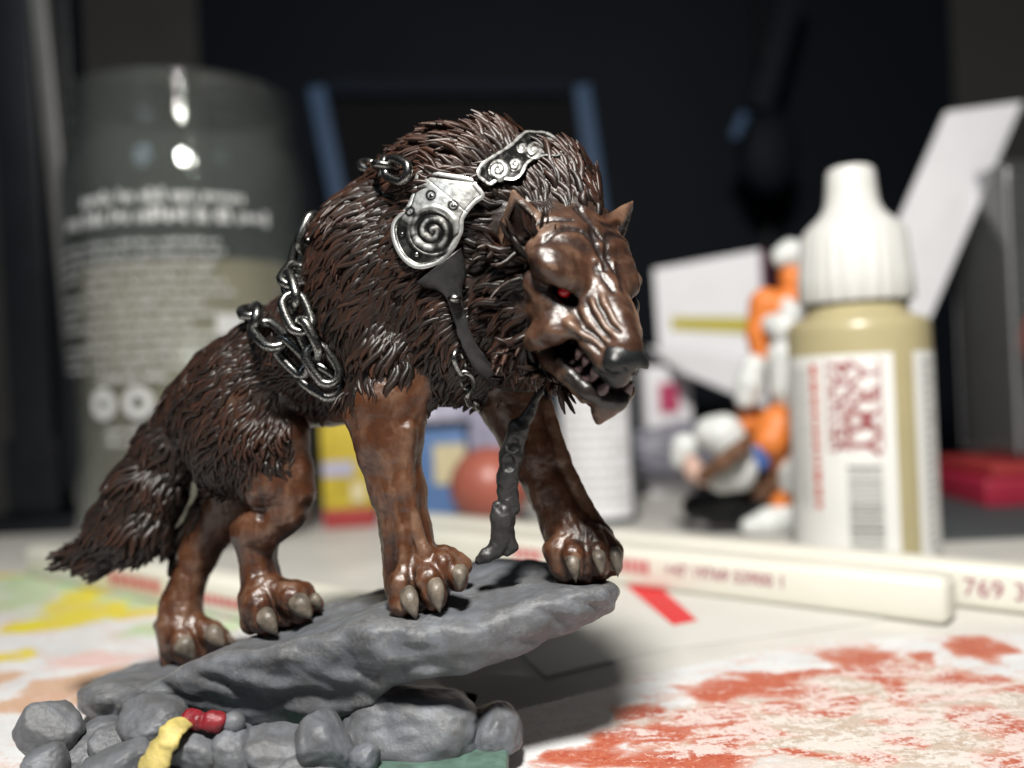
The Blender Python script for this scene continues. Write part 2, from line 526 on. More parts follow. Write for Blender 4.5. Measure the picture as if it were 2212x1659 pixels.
htube([(0.42, 0.41, -0.06, 0.04), (0.24, 0.55, -0.24, 0.045), (0.08, 0.63, -0.42, 0.05), (-0.04, 0.64, -0.60, 0.05)], 0.12, 'cut')   # groove above the fold
htube([(0.56, 0.26, -0.15, 0.06), (0.42, 0.37, -0.19, 0.09), (0.32, 0.46, -0.31, 0.115), (0.22, 0.52, -0.47, 0.12), (0.10, 0.53, -0.62, 0.10), (-0.02, 0.48, -0.74, 0.07)], 0.035)   # curled lip fold
hell(0.16, 0.45, -0.30, 0.24, 0.15, 0.20, 0.10)                  # fills the cheek between eye and lip
htube([(-0.1, 0.36, -0.70, 0.20), (0.30, 0.35, -0.72, 0.10), (0.52, 0.33, -0.69, 0.08), (0.84, 0.25, -0.66, 0.08), (0.97, 0.08, -0.66, 0.085)], 0.05, P=HJ)   # lower jaw
htube([(0.44, 0.36, -0.60, 0.045), (0.62, 0.33, -0.63, 0.06), (0.78, 0.28, -0.63, 0.05)], 0.04, P=HJ)    # rolled lower lip
htube([(-0.1, 0.0, -0.86, 0.22), (0.4, 0.0, -0.83, 0.16), (0.92, 0, -0.76, 0.13)], 0.12, both=False, P=HJ)
htube([(0.94, -0.05, -0.76, 0.12), (0.99, -0.08, -0.84, 0.07), (1.02, -0.09, -0.90, 0.025)], 0.08, both=False, P=HJ)   # chin tuft
htube([(0.70, -0.24, -0.72, 0.08), (0.80, -0.20, -0.80, 0.04)], 0.06, both=False, P=HJ)
htube([(0.15, 0.0, -0.66, 0.15), (0.6, 0.0, -0.62, 0.12), (0.8, 0, -0.6, 0.08)], 0.05, both=False, P=HJ)   # tongue
# brows, sockets, cheek bones
hell(-0.46, 0.24, 0.20, 0.42, 0.36, 0.21, 0.10, tilt=-0.1)
for s, l, r in ((-1, 0.40, 0.37), (1, 0.26, 0.245)):
    c, t = math.cos(0.32), math.sin(0.32) * s
    a1 = c * HL + t * HU; a2 = -t * HL + c * HU; a0 = HF
    cc, tt = math.cos(0.25), math.sin(0.25) * s
    S.ell(H(-0.10, s * l, 0.105), (0.29, r, 0.205), (cc * a0 + tt * a1, -tt * a0 + cc * a1, a2), 0.075)
htube([(-0.42, 0.56, 0.08, 0.10), (-0.10, 0.56, 0.06, 0.08)], 0.06)
htube([(0.06, 0.34, 0.08, 0.13), (0.18, 0.17, 0.02, 0.08)], 0.06)
hell(0.15, 0.42, -0.035, 0.16, 0.21, 0.075, 0.03, 'cut', tilt=0.30, turn=0.25)
htube([(0.30, 0.22, -0.07, 0.055), (0.24, 0.38, -0.17, 0.075), (0.04, 0.52, -0.16, 0.10), (-0.25, 0.55, -0.16, 0.12)], 0.07)
htube([(0.20, 0.165, 0.02, 0.06), (0.27, 0.19, -0.04, 0.05)], 0.03)    # tear duct knob
hell(0.16, 0.47, -0.26, 0.09, 0.10, 0.07, 0.05)
# furrows between the brows and along the nose
htube([(-0.05, 0.10, 0.27, 0.05), (0.10, 0.09, 0.225, 0.045), (0.24, 0.05, 0.19, 0.03)], 0.03)
htube([(0.10, 0.16, 0.17, 0.04), (0.24, 0.12, 0.16, 0.03)], 0.03)
# ears
EARS = []
for s in (-1, 1):
    eb = H(-0.66, -0.45, -0.02) if s < 0 else H(-0.72, 0.54, 0.12)
    et = H(-1.0, -0.63, 0.385) if s < 0 else H(-1.0, 0.88, 0.47)
    ax = unit(et - eb)
    fr = HF + 0.5 * s * HL
    fr = unit(fr - ax * (fr @ ax))
    EARS.append((eb, et, ax, fr))
    S.fcone(eb, et, 0.345, 0.03, fr, 0.55, 0.05)
    S.fcone(eb + 0.05 * ax + 0.11 * fr, eb + 0.80 * (et - eb) + 0.045 * fr, 0.235, 0.015, fr, 0.62, 0.02, 'cut')

# --- skin detail: knotted muscle and brush-worn surface
V, F = S.mesh()
Nrm = S.grad(V)
hd = (V - HO) @ HAX.T
hd[:, 1] += 0.13 * np.maximum(hd[:, 0], 0)
V = V + Nrm * (0.007 * fbm(V * 4.0, 2) + 0.004 * fbm(V * 14.0, 2))[:, None]

def smoothstep(x, a, b):
    t = np.clip((x - a) / (b - a), 0, 1); return t * t * (3 - 2 * t)
hf, hl, hu = hd[:, 0], hd[:, 1], hd[:, 2]
ang = np.arctan2(np.abs(hl), hu + 0.16)                  # 0 on the bridge, pi/2 on the side of the muzzle
inface = (np.linalg.norm(hd - np.array([0.5, 0, -0.1]), axis=1) < 0.75).astype(float)
msk = smoothstep(hf, 0.26, 0.40) * (1 - smoothstep(hf, 0.74, 0.86)) * smoothstep(ang, 0.25, 0.5) * (1 - smoothstep(ang, 1.5, 1.9)) * inface
ph = ang * 19.0 + 1.8 * np.sin(hf * 8.0 + 0.6) + 1.6 * noise3(hd * 5.0)
WR = msk * np.sin(ph)
msk2 = smoothstep(-hf, -0.12, 0.05) * (1 - smoothstep(-hf, 0.45, 0.6)) * smoothstep(hu, 0.05, 0.2) * (np.linalg.norm(hd, axis=1) < 0.8)
ph2 = hf * 24 + np.abs(hl) * 9 + 1.2 * noise3(hd * 3.0)
CREASES = [[(-0.26, 0.66), (-0.36, 0.50), (-0.40, 0.34), (-0.36, 0.18), (-0.22, 0.07), (-0.05, 0.03), (0.10, 0.06)], [(-0.75, 0.02), (-0.45, 0.0), (-0.22, 0.07)], [(-0.62, 0.52), (-0.56, 0.36), (-0.52, 0.2)], [(0.02, 0.12), (0.2, 0.10), (0.34, 0.06)]]
CR = np.zeros(len(V)); up_ok = smoothstep(hu, 0.02, 0.12) * (np.linalg.norm(hd, axis=1) < 1.0)
for ln in CREASES:
    dm = np.full(len(V), 9.0)
    for p_, q_ in zip(ln[:-1], ln[1:]):
        e_ = np.array(q_) - np.array(p_); x_, y_ = hf - p_[0], np.abs(hl) - p_[1]
        t_ = np.clip((x_ * e_[0] + y_ * e_[1]) / (e_ @ e_), 0, 1)
        dm = np.minimum(dm, np.hypot(x_ - t_ * e_[0], y_ - t_ * e_[1]))
    CR = np.maximum(CR, np.exp(-((dm + 0.012 * noise3(hd * 9)) / 0.034) ** 2))
CR = CR * up_ok
LEGS = (1 - smoothstep(V[:, 2], 2.6, 3.4)) * (np.linalg.norm(hd, axis=1) > 1.5)
STR = fbm(V * np.array([6.0, 6.0, 1.1]), 3)
V = V + Nrm * (0.018 * LEGS * STR - 0.024 * CR + 0.015 * WR + 0.007 * msk2 * np.sin(ph2))[:, None]

def strokes(P, lst):
    out = np.zeros(len(P))
    for (c, r, soft) in lst:
        d = np.linalg.norm(P - c, axis=1)
        out = np.maximum(out, np.clip((r + soft - d) / (2 * soft), 0, 1))
    return out
def ws(x, y, d, r, soft=0.12): return (W(x, y, d), rp(r, d), soft)
FURZONE = [ws(985, 525, 10.05, 300), ws(840, 640, 10.2, 230), ws(700, 730, 10.4, 150), ws(600, 790, 10.7, 130), ws(500, 850, 10.8, 150),
           ws(515, 950, 10.5, 125), ws(560, 960, 10.4, 70, 0.06), ws(575, 880, 10.4, 82, 0.06), ws(585, 960, 10.3, 66, 0.05), ws(588, 1030, 10.3, 50, 0.05), ws(568, 1020, 10.35, 55, 0.06), ws(590, 1060, 10.3, 34, 0.05), ws(400, 930, 11.1, 110), ws(345, 1030, 11.2, 112), ws(285, 1120, 11.2, 112), ws(205, 1175, 11.2, 90),
           ws(835, 730, 9.7, 140, 0.1), ws(800, 830, 9.5, 62, 0.08), ws(990, 700, 9.8, 160), ws(1040, 470, 9.75, 210),
           ws(1080, 640, 9.5, 140), ws(1120, 740, 9.35, 95), ws(1180, 400, 9.6, 110), ws(980, 800, 9.7, 95, 0.08), ws(1240, 455, 9.35, 80), ws(1110, 620, 9.2, 140), ws(1135, 740, 9.1, 115), ws(1180, 500, 9.2, 80), ws(1060, 560, 9.5, 110)]
def bare_face(P):
    """1 on the bare skin of the face, 0 behind its edge"""
    q = (P - HO) @ HAX.T
    q[:, 1] += 0.13 * np.maximum(q[:, 0], 0)
    fb = np.interp(q[:, 2], [-0.85, -0.65, -0.45, -0.25, 0.1, 0.2, 0.4], [0.30, 0.16, 0.02, -0.16, -0.34, -0.52, -0.62])
    fb = fb - 0.12 * np.clip((0.35 - np.abs(q[:, 1])) / 0.35, 0, 1) * (q[:, 2] > 0)
    near = np.linalg.norm(q - np.array([0.2, 0, -0.2]), axis=1) < 1.45
    f = np.clip((q[:, 0] - fb + 0.035 * noise3(P * 6)) / 0.10 + 0.5, 0, 1) * near
    ears = strokes(P, [(eb + t_ * (et - eb) + 0.05 * fr, r_, 0.03) for eb, et, ax, fr in EARS for t_, r_ in ((0.25, 0.24), (0.5, 0.23), (0.75, 0.2), (1.0, 0.16))])
    return np.maximum(f, ears)
face = bare_face(V)
LEGZONE = [ws(418, 1250, 11.3, 62, 0.05), ws(455, 1150, 11.42, 50, 0.05), ws(395, 1340, 11.25, 70, 0.05)]
coat = np.clip(strokes(V, FURZONE) + 0.25 * fbm(V * 4, 3) * (strokes(V, FURZONE) > 0.02), 0, 1) * (1 - face) * (1 - strokes(V, LEGZONE))
# black-brown wash inside ears, sockets and mouth
f_, l_, u_ = hd[:, 0], np.abs(hd[:, 1]), hd[:, 2]
mouth = ((f_ > 0.05) & (f_ < 1.1) & (l_ < 0.40)) * np.clip((0.23 - np.abs(u_ + 0.47)) / 0.06, 0, 1) * np.clip((0.37 - l_) / 0.06, 0, 1)
sock = np.clip((0.20 - np.sqrt(((f_ - 0.15) / 1.0) ** 2 + ((l_ - 0.42) / 1.1) ** 2 + ((u_ + 0.03) / 0.5) ** 2)) / 0.05, 0, 1)
lip = smoothstep(f_, 0.70, 0.78) * (1 - smoothstep(l_, 0.2, 0.26)) * smoothstep(u_, -0.50, -0.46) * (1 - smoothstep(u_, -0.20, -0.14)) * (np.linalg.norm(hd, axis=1) < 1.3)
wash = np.maximum(np.maximum(mouth * 0.95, sock * 0.95), 0.92 * lip)
for (eb, et, ax, fr) in EARS:
    q = V - (eb + 0.2 * ax + 0.07 * fr)
    e = np.sqrt(((q @ ax) / 0.36) ** 2 + ((q @ np.cross(ax, fr)) / 0.19) ** 2 + ((q @ fr) / 0.16) ** 2)
    wash = np.maximum(wash, 0.8 * np.clip((1.0 - e) / 0.3, 0, 1) * ((Nrm @ fr) > 0.15))
# dry-brushed lighter paint on the raised parts: where the surface stands out from its surroundings
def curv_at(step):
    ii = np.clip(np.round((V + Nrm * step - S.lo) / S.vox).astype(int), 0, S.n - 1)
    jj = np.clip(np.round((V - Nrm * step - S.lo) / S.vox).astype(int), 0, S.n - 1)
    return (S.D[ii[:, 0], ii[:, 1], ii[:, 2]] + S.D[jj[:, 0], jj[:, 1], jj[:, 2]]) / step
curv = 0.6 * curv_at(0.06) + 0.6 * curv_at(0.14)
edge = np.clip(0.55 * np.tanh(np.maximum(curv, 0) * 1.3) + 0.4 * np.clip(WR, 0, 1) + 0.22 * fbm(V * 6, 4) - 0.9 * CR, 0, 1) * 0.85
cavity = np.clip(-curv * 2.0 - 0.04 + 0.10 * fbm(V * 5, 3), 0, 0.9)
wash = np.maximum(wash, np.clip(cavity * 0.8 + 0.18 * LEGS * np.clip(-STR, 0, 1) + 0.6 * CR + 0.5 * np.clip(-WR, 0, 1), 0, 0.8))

wolf = empty("wolf_figurine", tuple(W(880, 1330, 9.6)))
tag(wolf, "snarling dark brown painted wolf figurine with red eyes, steel shoulder plate and chains", "figurine")
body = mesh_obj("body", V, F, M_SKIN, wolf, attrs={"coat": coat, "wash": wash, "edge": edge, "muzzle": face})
BODY_BVH = BVHTree.FromPolygons([tuple(v) for v in V], [tuple(f) for f in F.tolist()])
print("body", len(V), "verts")

def surf(x, y, lift=0.0):
    """point on the wolf's hide in view at (x, y), with its normal"""
    o = Vector(EYE); dvec = Vector(unit(W(x, y, 1.0) - EYE))
    hit, nrm, i, dist = BODY_BVH.ray_cast(o, dvec)
    if hit is None:
        return None, None
    if nrm.dot(dvec) > 0: nrm = -nrm
    return np.array(hit) + lift * np.array(nrm), np.array(nrm)
# ------------------------------------------------------------------ sculpted fur
# combing direction on the hide: (x, y, dx, dy, lift, length, width, tone)
COMB = [
 (900, 320, -.9, -.25, .75, .42, .062, .55), (1000, 290, -.7, -.55, .95, .46, .062, .6), (1100, 300, -.35, -.8, .9, .42, .06, .6),
 (1000, 380, -.85, -.25, .6, .38, .06, .5), (880, 400, -.9, .15, .45, .34, .055, .4), (780, 430, -.85, .4, .5, .34, .055, .45),
 (740, 520, -.7, .7, .4, .34, .055, .4), (850, 520, -.75, .62, .25, .32, .055, .4), (900, 650, -.45, .9, .22, .32, .055, .35),
 (800, 620, -.62, .75, .22, .32, .055, .4), (820, 760, -.1, 1, .2, .30, .055, .28), (800, 840, .05, 1, .12, .22, .045, .1),
 (940, 760, -.25, .95, .2, .30, .055, .2), (990, 700, -.3, .9, .2, .30, .055, .15), (960, 830, -.1, 1, .25, .26, .055, .05),
 (720, 650, -.6, .78, .22, .30, .05, .35), (650, 720, -.7, .7, .3, .28, .05, .35), (590, 760, -.78, .6, .38, .26, .05, .35),
 (510, 800, -.75, .62, .4, .25, .048, .35), (440, 850, -.75, .66, .45, .26, .05, .35), (400, 900, -.68, .73, .45, .28, .052, .3),
 (520, 880, -.45, .9, .16, .24, .046, .75), (580, 900, -.05, 1, .12, .24, .046, .65), (590, 1030, .3, 1, .1, .22, .042, .12),
 (520, 1000, -.1, 1, .12, .22, .046, .6), (450, 1000, -.35, .95, .25, .24, .05, .15), (470, 930, -.5, .85, .2, .24, .045, .3),
 (340, 1040, -.55, .83, .32, .32, .056, .22), (290, 1050, -.75, .65, .42, .32, .056, .25), (270, 1130, -.6, .8, .3, .34, .06, .2),
 (320, 1140, -.3, 1, .25, .34, .065, .15), (300, 1170, -.35, 1, .2, .34, .065, .15), (240, 1165, -.6, .8, .25, .34, .06, .2), (390, 1040, -.3, .95, .3, .30, .056, .12), (200, 1165, -.9, .45, .25, .32, .055, .2),
 (1040, 560, -1, .12, .35, .34, .055, .3), (1020, 650, -1, .35, .35, .34, .055, .45), (1060, 720, -.75, .7, .3, .36, .05, .8),
 (1130, 800, -.35, 1, .3, .32, .05, .35), (1110, 600, -1, .2, .3, .32, .05, .25), (1110, 700, -.85, .55, .25, .34, .05, .85),
 (1150, 760, -.5, .9, .25, .3, .05, .4), (1060, 470, -1, -.1, .4, .32, .055, .2), (1090, 420, -.95, -.35, .4, .32, .055, .25),
 (1200, 440, -.5, -.85, .3, .36, .05, .4), (1170, 380, -.6, -.8, .4, .36, .052, .35), (1250, 430, -.12, -1, .5, .34, .055, .6),
 (1225, 490, -.4, -.9, .25, .34, .05, .4), (1270, 480, .1, -1, .45, .3, .05, .6),
]
def build_fur():
    gp, gd, ga = [], [], []
    for (x, y, dx, dy, lift, ln, wd, tone) in COMB:
        p, n = surf(x, y)
        if p is None:
            p = W(x, y, 9.9)
        gp.append(p); gd.append(unit(dx * R_ - dy * U_)); ga.append((lift, ln, wd, tone))
    gp, gd, ga = np.array(gp), np.array(gd), np.array(ga)

    ids = np.nonzero((coat > 0.55) & (face < 0.5))[0]
    RNG.shuffle(ids)
    cell_ = np.floor(V[ids] / 0.06).astype(np.int64)
    key = (cell_[:, 0] * 73856093) ^ (cell_[:, 1] * 19349663) ^ (cell_[:, 2] * 83492791)
    _, first = np.unique(key, return_index=True)
    ids = ids[np.sort(first)]
    P = V[ids] + RNG.normal(0, 0.012, (len(ids), 3)); Nn = S.grad(V[ids])
    sc = np.array([1.0, 0.3, 1.0])
    d2 = (((P[:, None, :] - gp[None]) * sc) ** 2).sum(2)
    w = 1.0 / (d2 + 0.03) ** 2.2
    w /= w.sum(1, keepdims=True)
    D = w @ gd
    A = w @ ga
    D = D + 0.34 * np.stack([noise3(P * 3.6 + 7), noise3(P * 3.6 + 31), noise3(P * 3.6 + 57)], 1) + RNG.normal(0, 0.06, P.shape)
    T = D - Nn * (D * Nn).sum(1, keepdims=True)
    T = unit(T)
    B = np.cross(Nn, T)
    n = len(P)
    lift = A[:, 0] * RNG.uniform(0.25, 1.1, n) * 0.25; L = A[:, 1] * RNG.uniform(0.65, 1.2, n) * 1.15; Wd = A[:, 2] * RNG.uniform(0.7, 1.4, n) * 1.38
    tone = np.clip(A[:, 3] + RNG.normal(0, 0.22, n), 0, 1)
    bend = 0.32 * noise3(P * 4.5 + 90) + RNG.normal(0, 0.13, n); curl = RNG.uniform(0.1, 0.5, n); wig = 3.0 * noise3(P * 4 + 120) + RNG.uniform(0, 1.5, n)
    st = np.array([0.0, 0.2, 0.42, 0.64, 0.84, 1.0]); pr = np.array([0.65, 0.95, 1.0, 0.92, 0.70, 0.22])
    ring = np.array([(-1.0, 0.0), (-0.45, 0.62), (0.0, 1.0), (0.45, 0.62), (1.0, 0.0), (0.0, -0.5)])
    VV = np.zeros((n, len(st), 6, 3)); TT = np.zeros((n, len(st), 6))
    for k, s in enumerate(st):
        c = (P - 0.05 * Nn + T * (L * s)[:, None] + Nn * (lift * L * (0.35 * s + 0.55 * s * s) - curl * lift * L * s ** 3 * 0.8 + 0.035 * min(1, s * 3))[:, None]
             + B * (bend * L * s * s + 0.075 * L * np.sin(wig + 6 * s))[:, None])
        for j, (u, v) in enumerate(ring):
            VV[:, k, j] = c + B * (u * pr[k] * Wd * 0.62)[:, None] + Nn * (v * pr[k] * Wd * 0.50)[:, None]
            TT[:, k, j] = np.clip((s - 0.25) / 0.75, 0, 1) * (0.45 + 0.55 * max(v, 0)) * RNG.uniform(0.5, 1.0, n)
    base = (np.arange(n) * len(st) * 6)[:, None]
    q = []
    for k in range(len(st) - 1):
        for j in range(6):
            j2 = (j + 1) % 6
            q.append([k * 6 + j, (k + 1) * 6 + j, (k + 1) * 6 + j2, k * 6 + j2])
    q = np.array(q)
    Fq = (base[:, :, None] + q[None]).reshape(-1, 4)
    tn = np.repeat(tone, len(st) * 6)
    o = mesh_obj("fur", VV.reshape(-1, 3), Fq, M_FUR, wolf, attrs={"tip": TT.ravel(), "tone": tn})
    o["kind"] = "stuff"
    print("tufts", n)
build_fur()
# ------------------------------------------------------------------ eyes, nose, teeth, claws
def ball(name, c, r, mat, parent, seg=20, scale=(1, 1, 1), axes=None):
    bm = bmesh.new(); bmesh.ops.create_uvsphere(bm, u_segments=seg, v_segments=seg // 2, radius=1.0)
    A = np.eye(3) if axes is None else np.array(axes)
    vs = np.array([v.co for v in bm.verts]) * r * np.array(scale)
    fs = [[v.index for v in f.verts] for f in bm.faces]; bm.free()
    return mesh_obj(name, vs @ A + np.array(c), fs, mat, parent)

def small_sculpt(build, c, half, vox, name, mat, parent, bumpy=0.0):
    sc_ = Sculpt(np.array(c) - half, np.array(c) + half, vox)
    build(sc_)
    v, f = sc_.mesh()
    if bumpy: v = v + sc_.grad(v) * (bumpy * fbm(v * 9.0, 3))[:, None]
    return mesh_obj(name, v, f, mat, parent)

ball("eye", H(0.115, -0.425, 0.015), 0.062, M_EYE, wolf)
ball("eye", H(0.06, 0.40, 0.0), 0.062, M_EYE, wolf)

def nose_shape(q):
    q.ell(H(0.91, 0, -0.13), (0.175, 0.225, 0.155), HAX, 0.04)
    q.tube([H(0.95, 0, -0.16), H(0.93, 0, -0.29), H(0.86, 0, -0.38)], [0.12, 0.12, 0.10], 0.06)
    q.tube([H(0.84, -0.17, -0.32), H(0.94, 0, -0.33), H(0.84, 0.17, -0.32)], [0.06, 0.09, 0.06], 0.06)
    for s in (-1, 1):
        q.ell(H(0.97, s * 0.135, -0.155), (0.115, 0.115, 0.115), HAX, 0.03)
        q.tube([H(1.09, s * 0.095, -0.17), H(1.05, s * 0.19, -0.20), H(0.94, s * 0.26, -0.21)], [0.06, 0.055, 0.035], 0.02, 'cut')
small_sculpt(nose_shape, H(0.9, 0, -0.2), 0.5, 0.012, "nose", M_NOSE, wolf, 0.004)

def spike(name, base, tip, r, mat, parent, flat=1.0, side=None, bend=None, seg=10, prof=(0.75, 1.0, 0.96, 0.8, 0.52, 0.22), cap=True):
    base, tip = np.array(base), np.array(tip)
    ax = unit(tip - base)
    sd = np.cross(ax, Y_) if side is None else np.array(side)
    sd = unit(sd - ax * (sd @ ax)); up = np.cross(ax, sd)
    n = len(prof); vs = []
    for k, w in enumerate(prof):
        t = k / n
        c = base + (tip - base) * t + (0 if bend is None else np.array(bend) * math.sin(math.pi * t))
        for j in range(seg):
            a = 2 * math.pi * j / seg
            vs.append(c + r * w * (math.cos(a) * sd + flat * math.sin(a) * up))
    vs.append(tip); vs.append(base)
    fs = []
    for k in range(n - 1):
        for j in range(seg):
            j2 = (j + 1) % seg
            fs.append((k * seg + j, k * seg + j2, (k + 1) * seg + j2, (k + 1) * seg + j))
    for j in range(seg):
        fs.append(((n - 1) * seg + j, (n - 1) * seg + (j + 1) % seg, n * seg))
        fs.append((j, n * seg + 1, (j + 1) % seg))
    return mesh_obj(name, vs, fs, mat, parent)

BLUNT = (0.85, 1.0, 0.97, 0.85, 0.64, 0.36)
for s in (-1, 1):
    for (f, l, r, h) in ((0.82, 0.16, 0.055, 0.19), (0.68, 0.225, 0.045, 0.12), (0.57, 0.255, 0.045, 0.13)):
        spike("tooth", H(f, s * l, -0.32), H(f + 0.02, s * l, -0.32 - h), r, M_TOOTH, wolf, side=HF, prof=BLUNT)
    for (f, l, r, h) in ((0.90, 0.15, 0.07, 0.22), (0.74, 0.235, 0.065, 0.18), (0.61, 0.27, 0.06, 0.19), (0.50, 0.29, 0.05, 0.17)):
        spike("tooth", HJ(f, s * l, -0.67), HJ(f + 0.03, s * l, -0.67 + h), r, M_TOOTH, wolf, side=HF, prof=BLUNT)

CLAWS = [  # base x, y, depth, tip x, y, depth, half width px
 (876, 1268, 8.98, 904, 1350, 8.80, 23), (938, 1250, 8.92, 952, 1333, 8.76, 22), (994, 1220, 9.0, 992, 1286, 8.88, 18),
 (1232, 1192, 9.44, 1246, 1268, 9.28, 18), (1290, 1186, 9.42, 1300, 1250, 9.26, 17), (1326, 1180, 9.5, 1336, 1256, 9.38, 17),
 (566, 1318, 9.98, 604, 1382, 9.84, 25), (634, 1290, 10.0, 680, 1344, 9.88, 27), (672, 1288, 10.2, 698, 1318, 10.1, 18),
 (386, 1378, 10.88, 428, 1432, 10.78, 26), (448, 1358, 10.96, 492, 1404, 10.86, 24), (484, 1376, 11.15, 508, 1396, 11.08, 14)]
for (x, y, d, tx, ty, td, r) in CLAWS:
    b, t = W(x, y, d), W(tx, ty, td); t = b + (t - b) * 0.90
    spike("claw", b, t, rp(r * 0.88, d), M_CLAW, wolf, flat=0.8, side=np.cross(unit(t - b), Y_), bend=(-Y_ * 0.05 + np.array([0, 0, 0.03])), seg=12,
          prof=(0.6, 0.85, 0.98, 1.0, 0.92, 0.78, 0.56, 0.28))

# ------------------------------------------------------------------ steel plates: embossed sheets following the shoulder
def poly_sd(px, py, poly):
    """signed distance to a closed polygon (negative inside), vectorised"""
    d = np.full(px.shape, 1e9); inside = np.zeros(px.shape, bool)
    n = len(poly)
    for i in range(n):
        ax_, ay = poly[i]; bx, by = poly[(i + 1) % n]
        ex, ey = bx - ax_, by - ay
        t = np.clip(((px - ax_) * ex + (py - ay) * ey) / (ex * ex + ey * ey + 1e-9), 0, 1)
        d = np.minimum(d, np.hypot(px - ax_ - t * ex, py - ay - t * ey))
        c = (ay > py) != (by > py)
        xi = ax_ + (py - ay) * ex / (ey if abs(ey) > 1e-9 else 1e-9)
        inside ^= c & (px < xi)
    return np.where(inside, -d, d)

def seg_d(px, py, a, b):
    ex, ey = b[0] - a[0], b[1] - a[1]
    t = np.clip(((px - a[0]) * ex + (py - a[1]) * ey) / (ex * ex + ey * ey), 0, 1)
    return np.hypot(px - a[0] - t * ex, py - a[1] - t * ey)

def smooth_outline(pts, it=2):
    p = np.array(pts, float)
    for _ in range(it):
        q = np.roll(p, -1, 0)
        p = np.stack([0.75 * p + 0.25 * q, 0.25 * p + 0.75 * q], 1).reshape(-1, 2)
    return p

def plate(name, outline, relief, res, lift, extra=0.0):
    out = smooth_outline(outline, 2)
    x0, y0 = out.min(0) - 3; x1, y1 = out.max(0) + 3
    hits = []
    for x in np.arange(x0, x1, 10):
        for y in np.arange(y0, y1, 10):
            if poly_sd(np.array([x]), np.array([y]), out)[0] < 12:
                p, n_ = surf(x, y)
                if p is not None: hits.append((x, y, p[1]))
    hits = np.array(hits)
    mx, my = hits[:, 0].mean(), hits[:, 1].mean()
    def basis(x, y):
        u, v = (x - mx) / 100, (y - my) / 100
        return np.stack([np.ones_like(u), u, v, u * u, u * v, v * v], -1)
    co, *_ = np.linalg.lstsq(basis(hits[:, 0], hits[:, 1]), hits[:, 2], rcond=None)
    resid = basis(hits[:, 0], hits[:, 1]) @ co - hits[:, 2]
    co[0] -= max(0.0, np.quantile(resid, 0.9)) + lift
    gx, gy = np.meshgrid(np.arange(x0, x1, res), np.arange(y0, y1, res), indexing='ij')
    sd = poly_sd(gx, gy, out)
    sdb = sd.copy()
    for _ in range(14):
        pd = np.pad(sdb, 1, mode='edge')
        sdb = (pd[:-2, 1:-1] + pd[2:, 1:-1] + pd[1:-1, :-2] + pd[1:-1, 2:] + 2 * sdb) / 6
    # bring the outer ring of vertices exactly onto the outline
    e_ = 0.2
    gsx = (poly_sd(gx + e_, gy, out) - poly_sd(gx - e_, gy, out)) / (2 * e_)
    gsy = (poly_sd(gx, gy + e_, out) - poly_sd(gx, gy - e_, out)) / (2 * e_)
    rim = sd > -0.35 * res
    gx2 = np.where(rim, gx - sd * gsx, gx); gy2 = np.where(rim, gy - sd * gsy, gy)
    sd2 = np.where(rim, 0.0, sd)
    dep = basis(gx2, gy2) @ co
    h, pol = relief(gx2, gy2, np.where(rim, 0.0, sdb))
    P = EYE + dep[..., None] * (((gx2 - CX) / FPX)[..., None] * R_ - ((gy2 - CY) / FPX)[..., None] * U_ + Y_)
    P0 = EYE + (basis(gx, gy) @ co)[..., None] * (((gx - CX) / FPX)[..., None] * R_ - ((gy - CY) / FPX)[..., None] * U_ + Y_)
    nn = unit(np.cross(np.gradient(P0, axis=0), np.gradient(P0, axis=1))); nn = np.where((nn @ Y_)[..., None] > 0, -nn, nn)
    for _ in range(2):
        pd = np.pad(h, 1, mode='edge'); h = (pd[:-2, 1:-1] + pd[2:, 1:-1] + pd[1:-1, :-2] + pd[1:-1, 2:] + 2 * h) / 6
    P = P + nn * (0.42 * h)[..., None]
    keep = sd < 0.65 * res
    idx = np.full(gx.shape, -1); idx[keep] = np.arange(keep.sum())
    a, b, c, d_ = idx[:-1, :-1], idx[1:, :-1], idx[1:, 1:], idx[:-1, 1:]
    Fq = np.stack([a, b, c, d_], -1).reshape(-1, 4); Fq = Fq[(Fq >= 0).all(1)]
    def place(x, y, up=0.0):
        dd = (basis(np.array([float(x)]), np.array([float(y)])) @ co)[0]
        return W(x, y, dd) + unit(W(x, y, 1) - EYE) * -up
    o = mesh_obj(name, P[keep], Fq, M_PLATE, wolf, attrs={"polish": pol[keep]})
    sm = o.modifiers.new("thick", 'SOLIDIFY'); sm.thickness = 0.035; sm.offset = -1
    es = o.modifiers.new("edges", 'EDGE_SPLIT'); es.split_angle = math.radians(50)
    return o, place

K1 = lambda x, y: (833.6 + x * .17463, 325.3 + y * .17463)
K2 = lambda x, y: (609.9 + x * .3064, 223.6 + y * .3064)

def g(d, w): return np.exp(-(d / w) ** 2)
def spiral_h(gx, gy, c, R, turns, phase, sgn=1):
    r = np.hypot(gx - c[0], gy - c[1]); th = np.arctan2(gy - c[1], gx - c[0]) * sgn + phase
    pitch = R / turns
    q = (r / pitch - th / (2 * math.pi)) % 1.0
    return np.where(r < R, (0.5 + 0.5 * np.cos((q - 0.30) * 2 * math.pi)) ** 1.1, 0), r

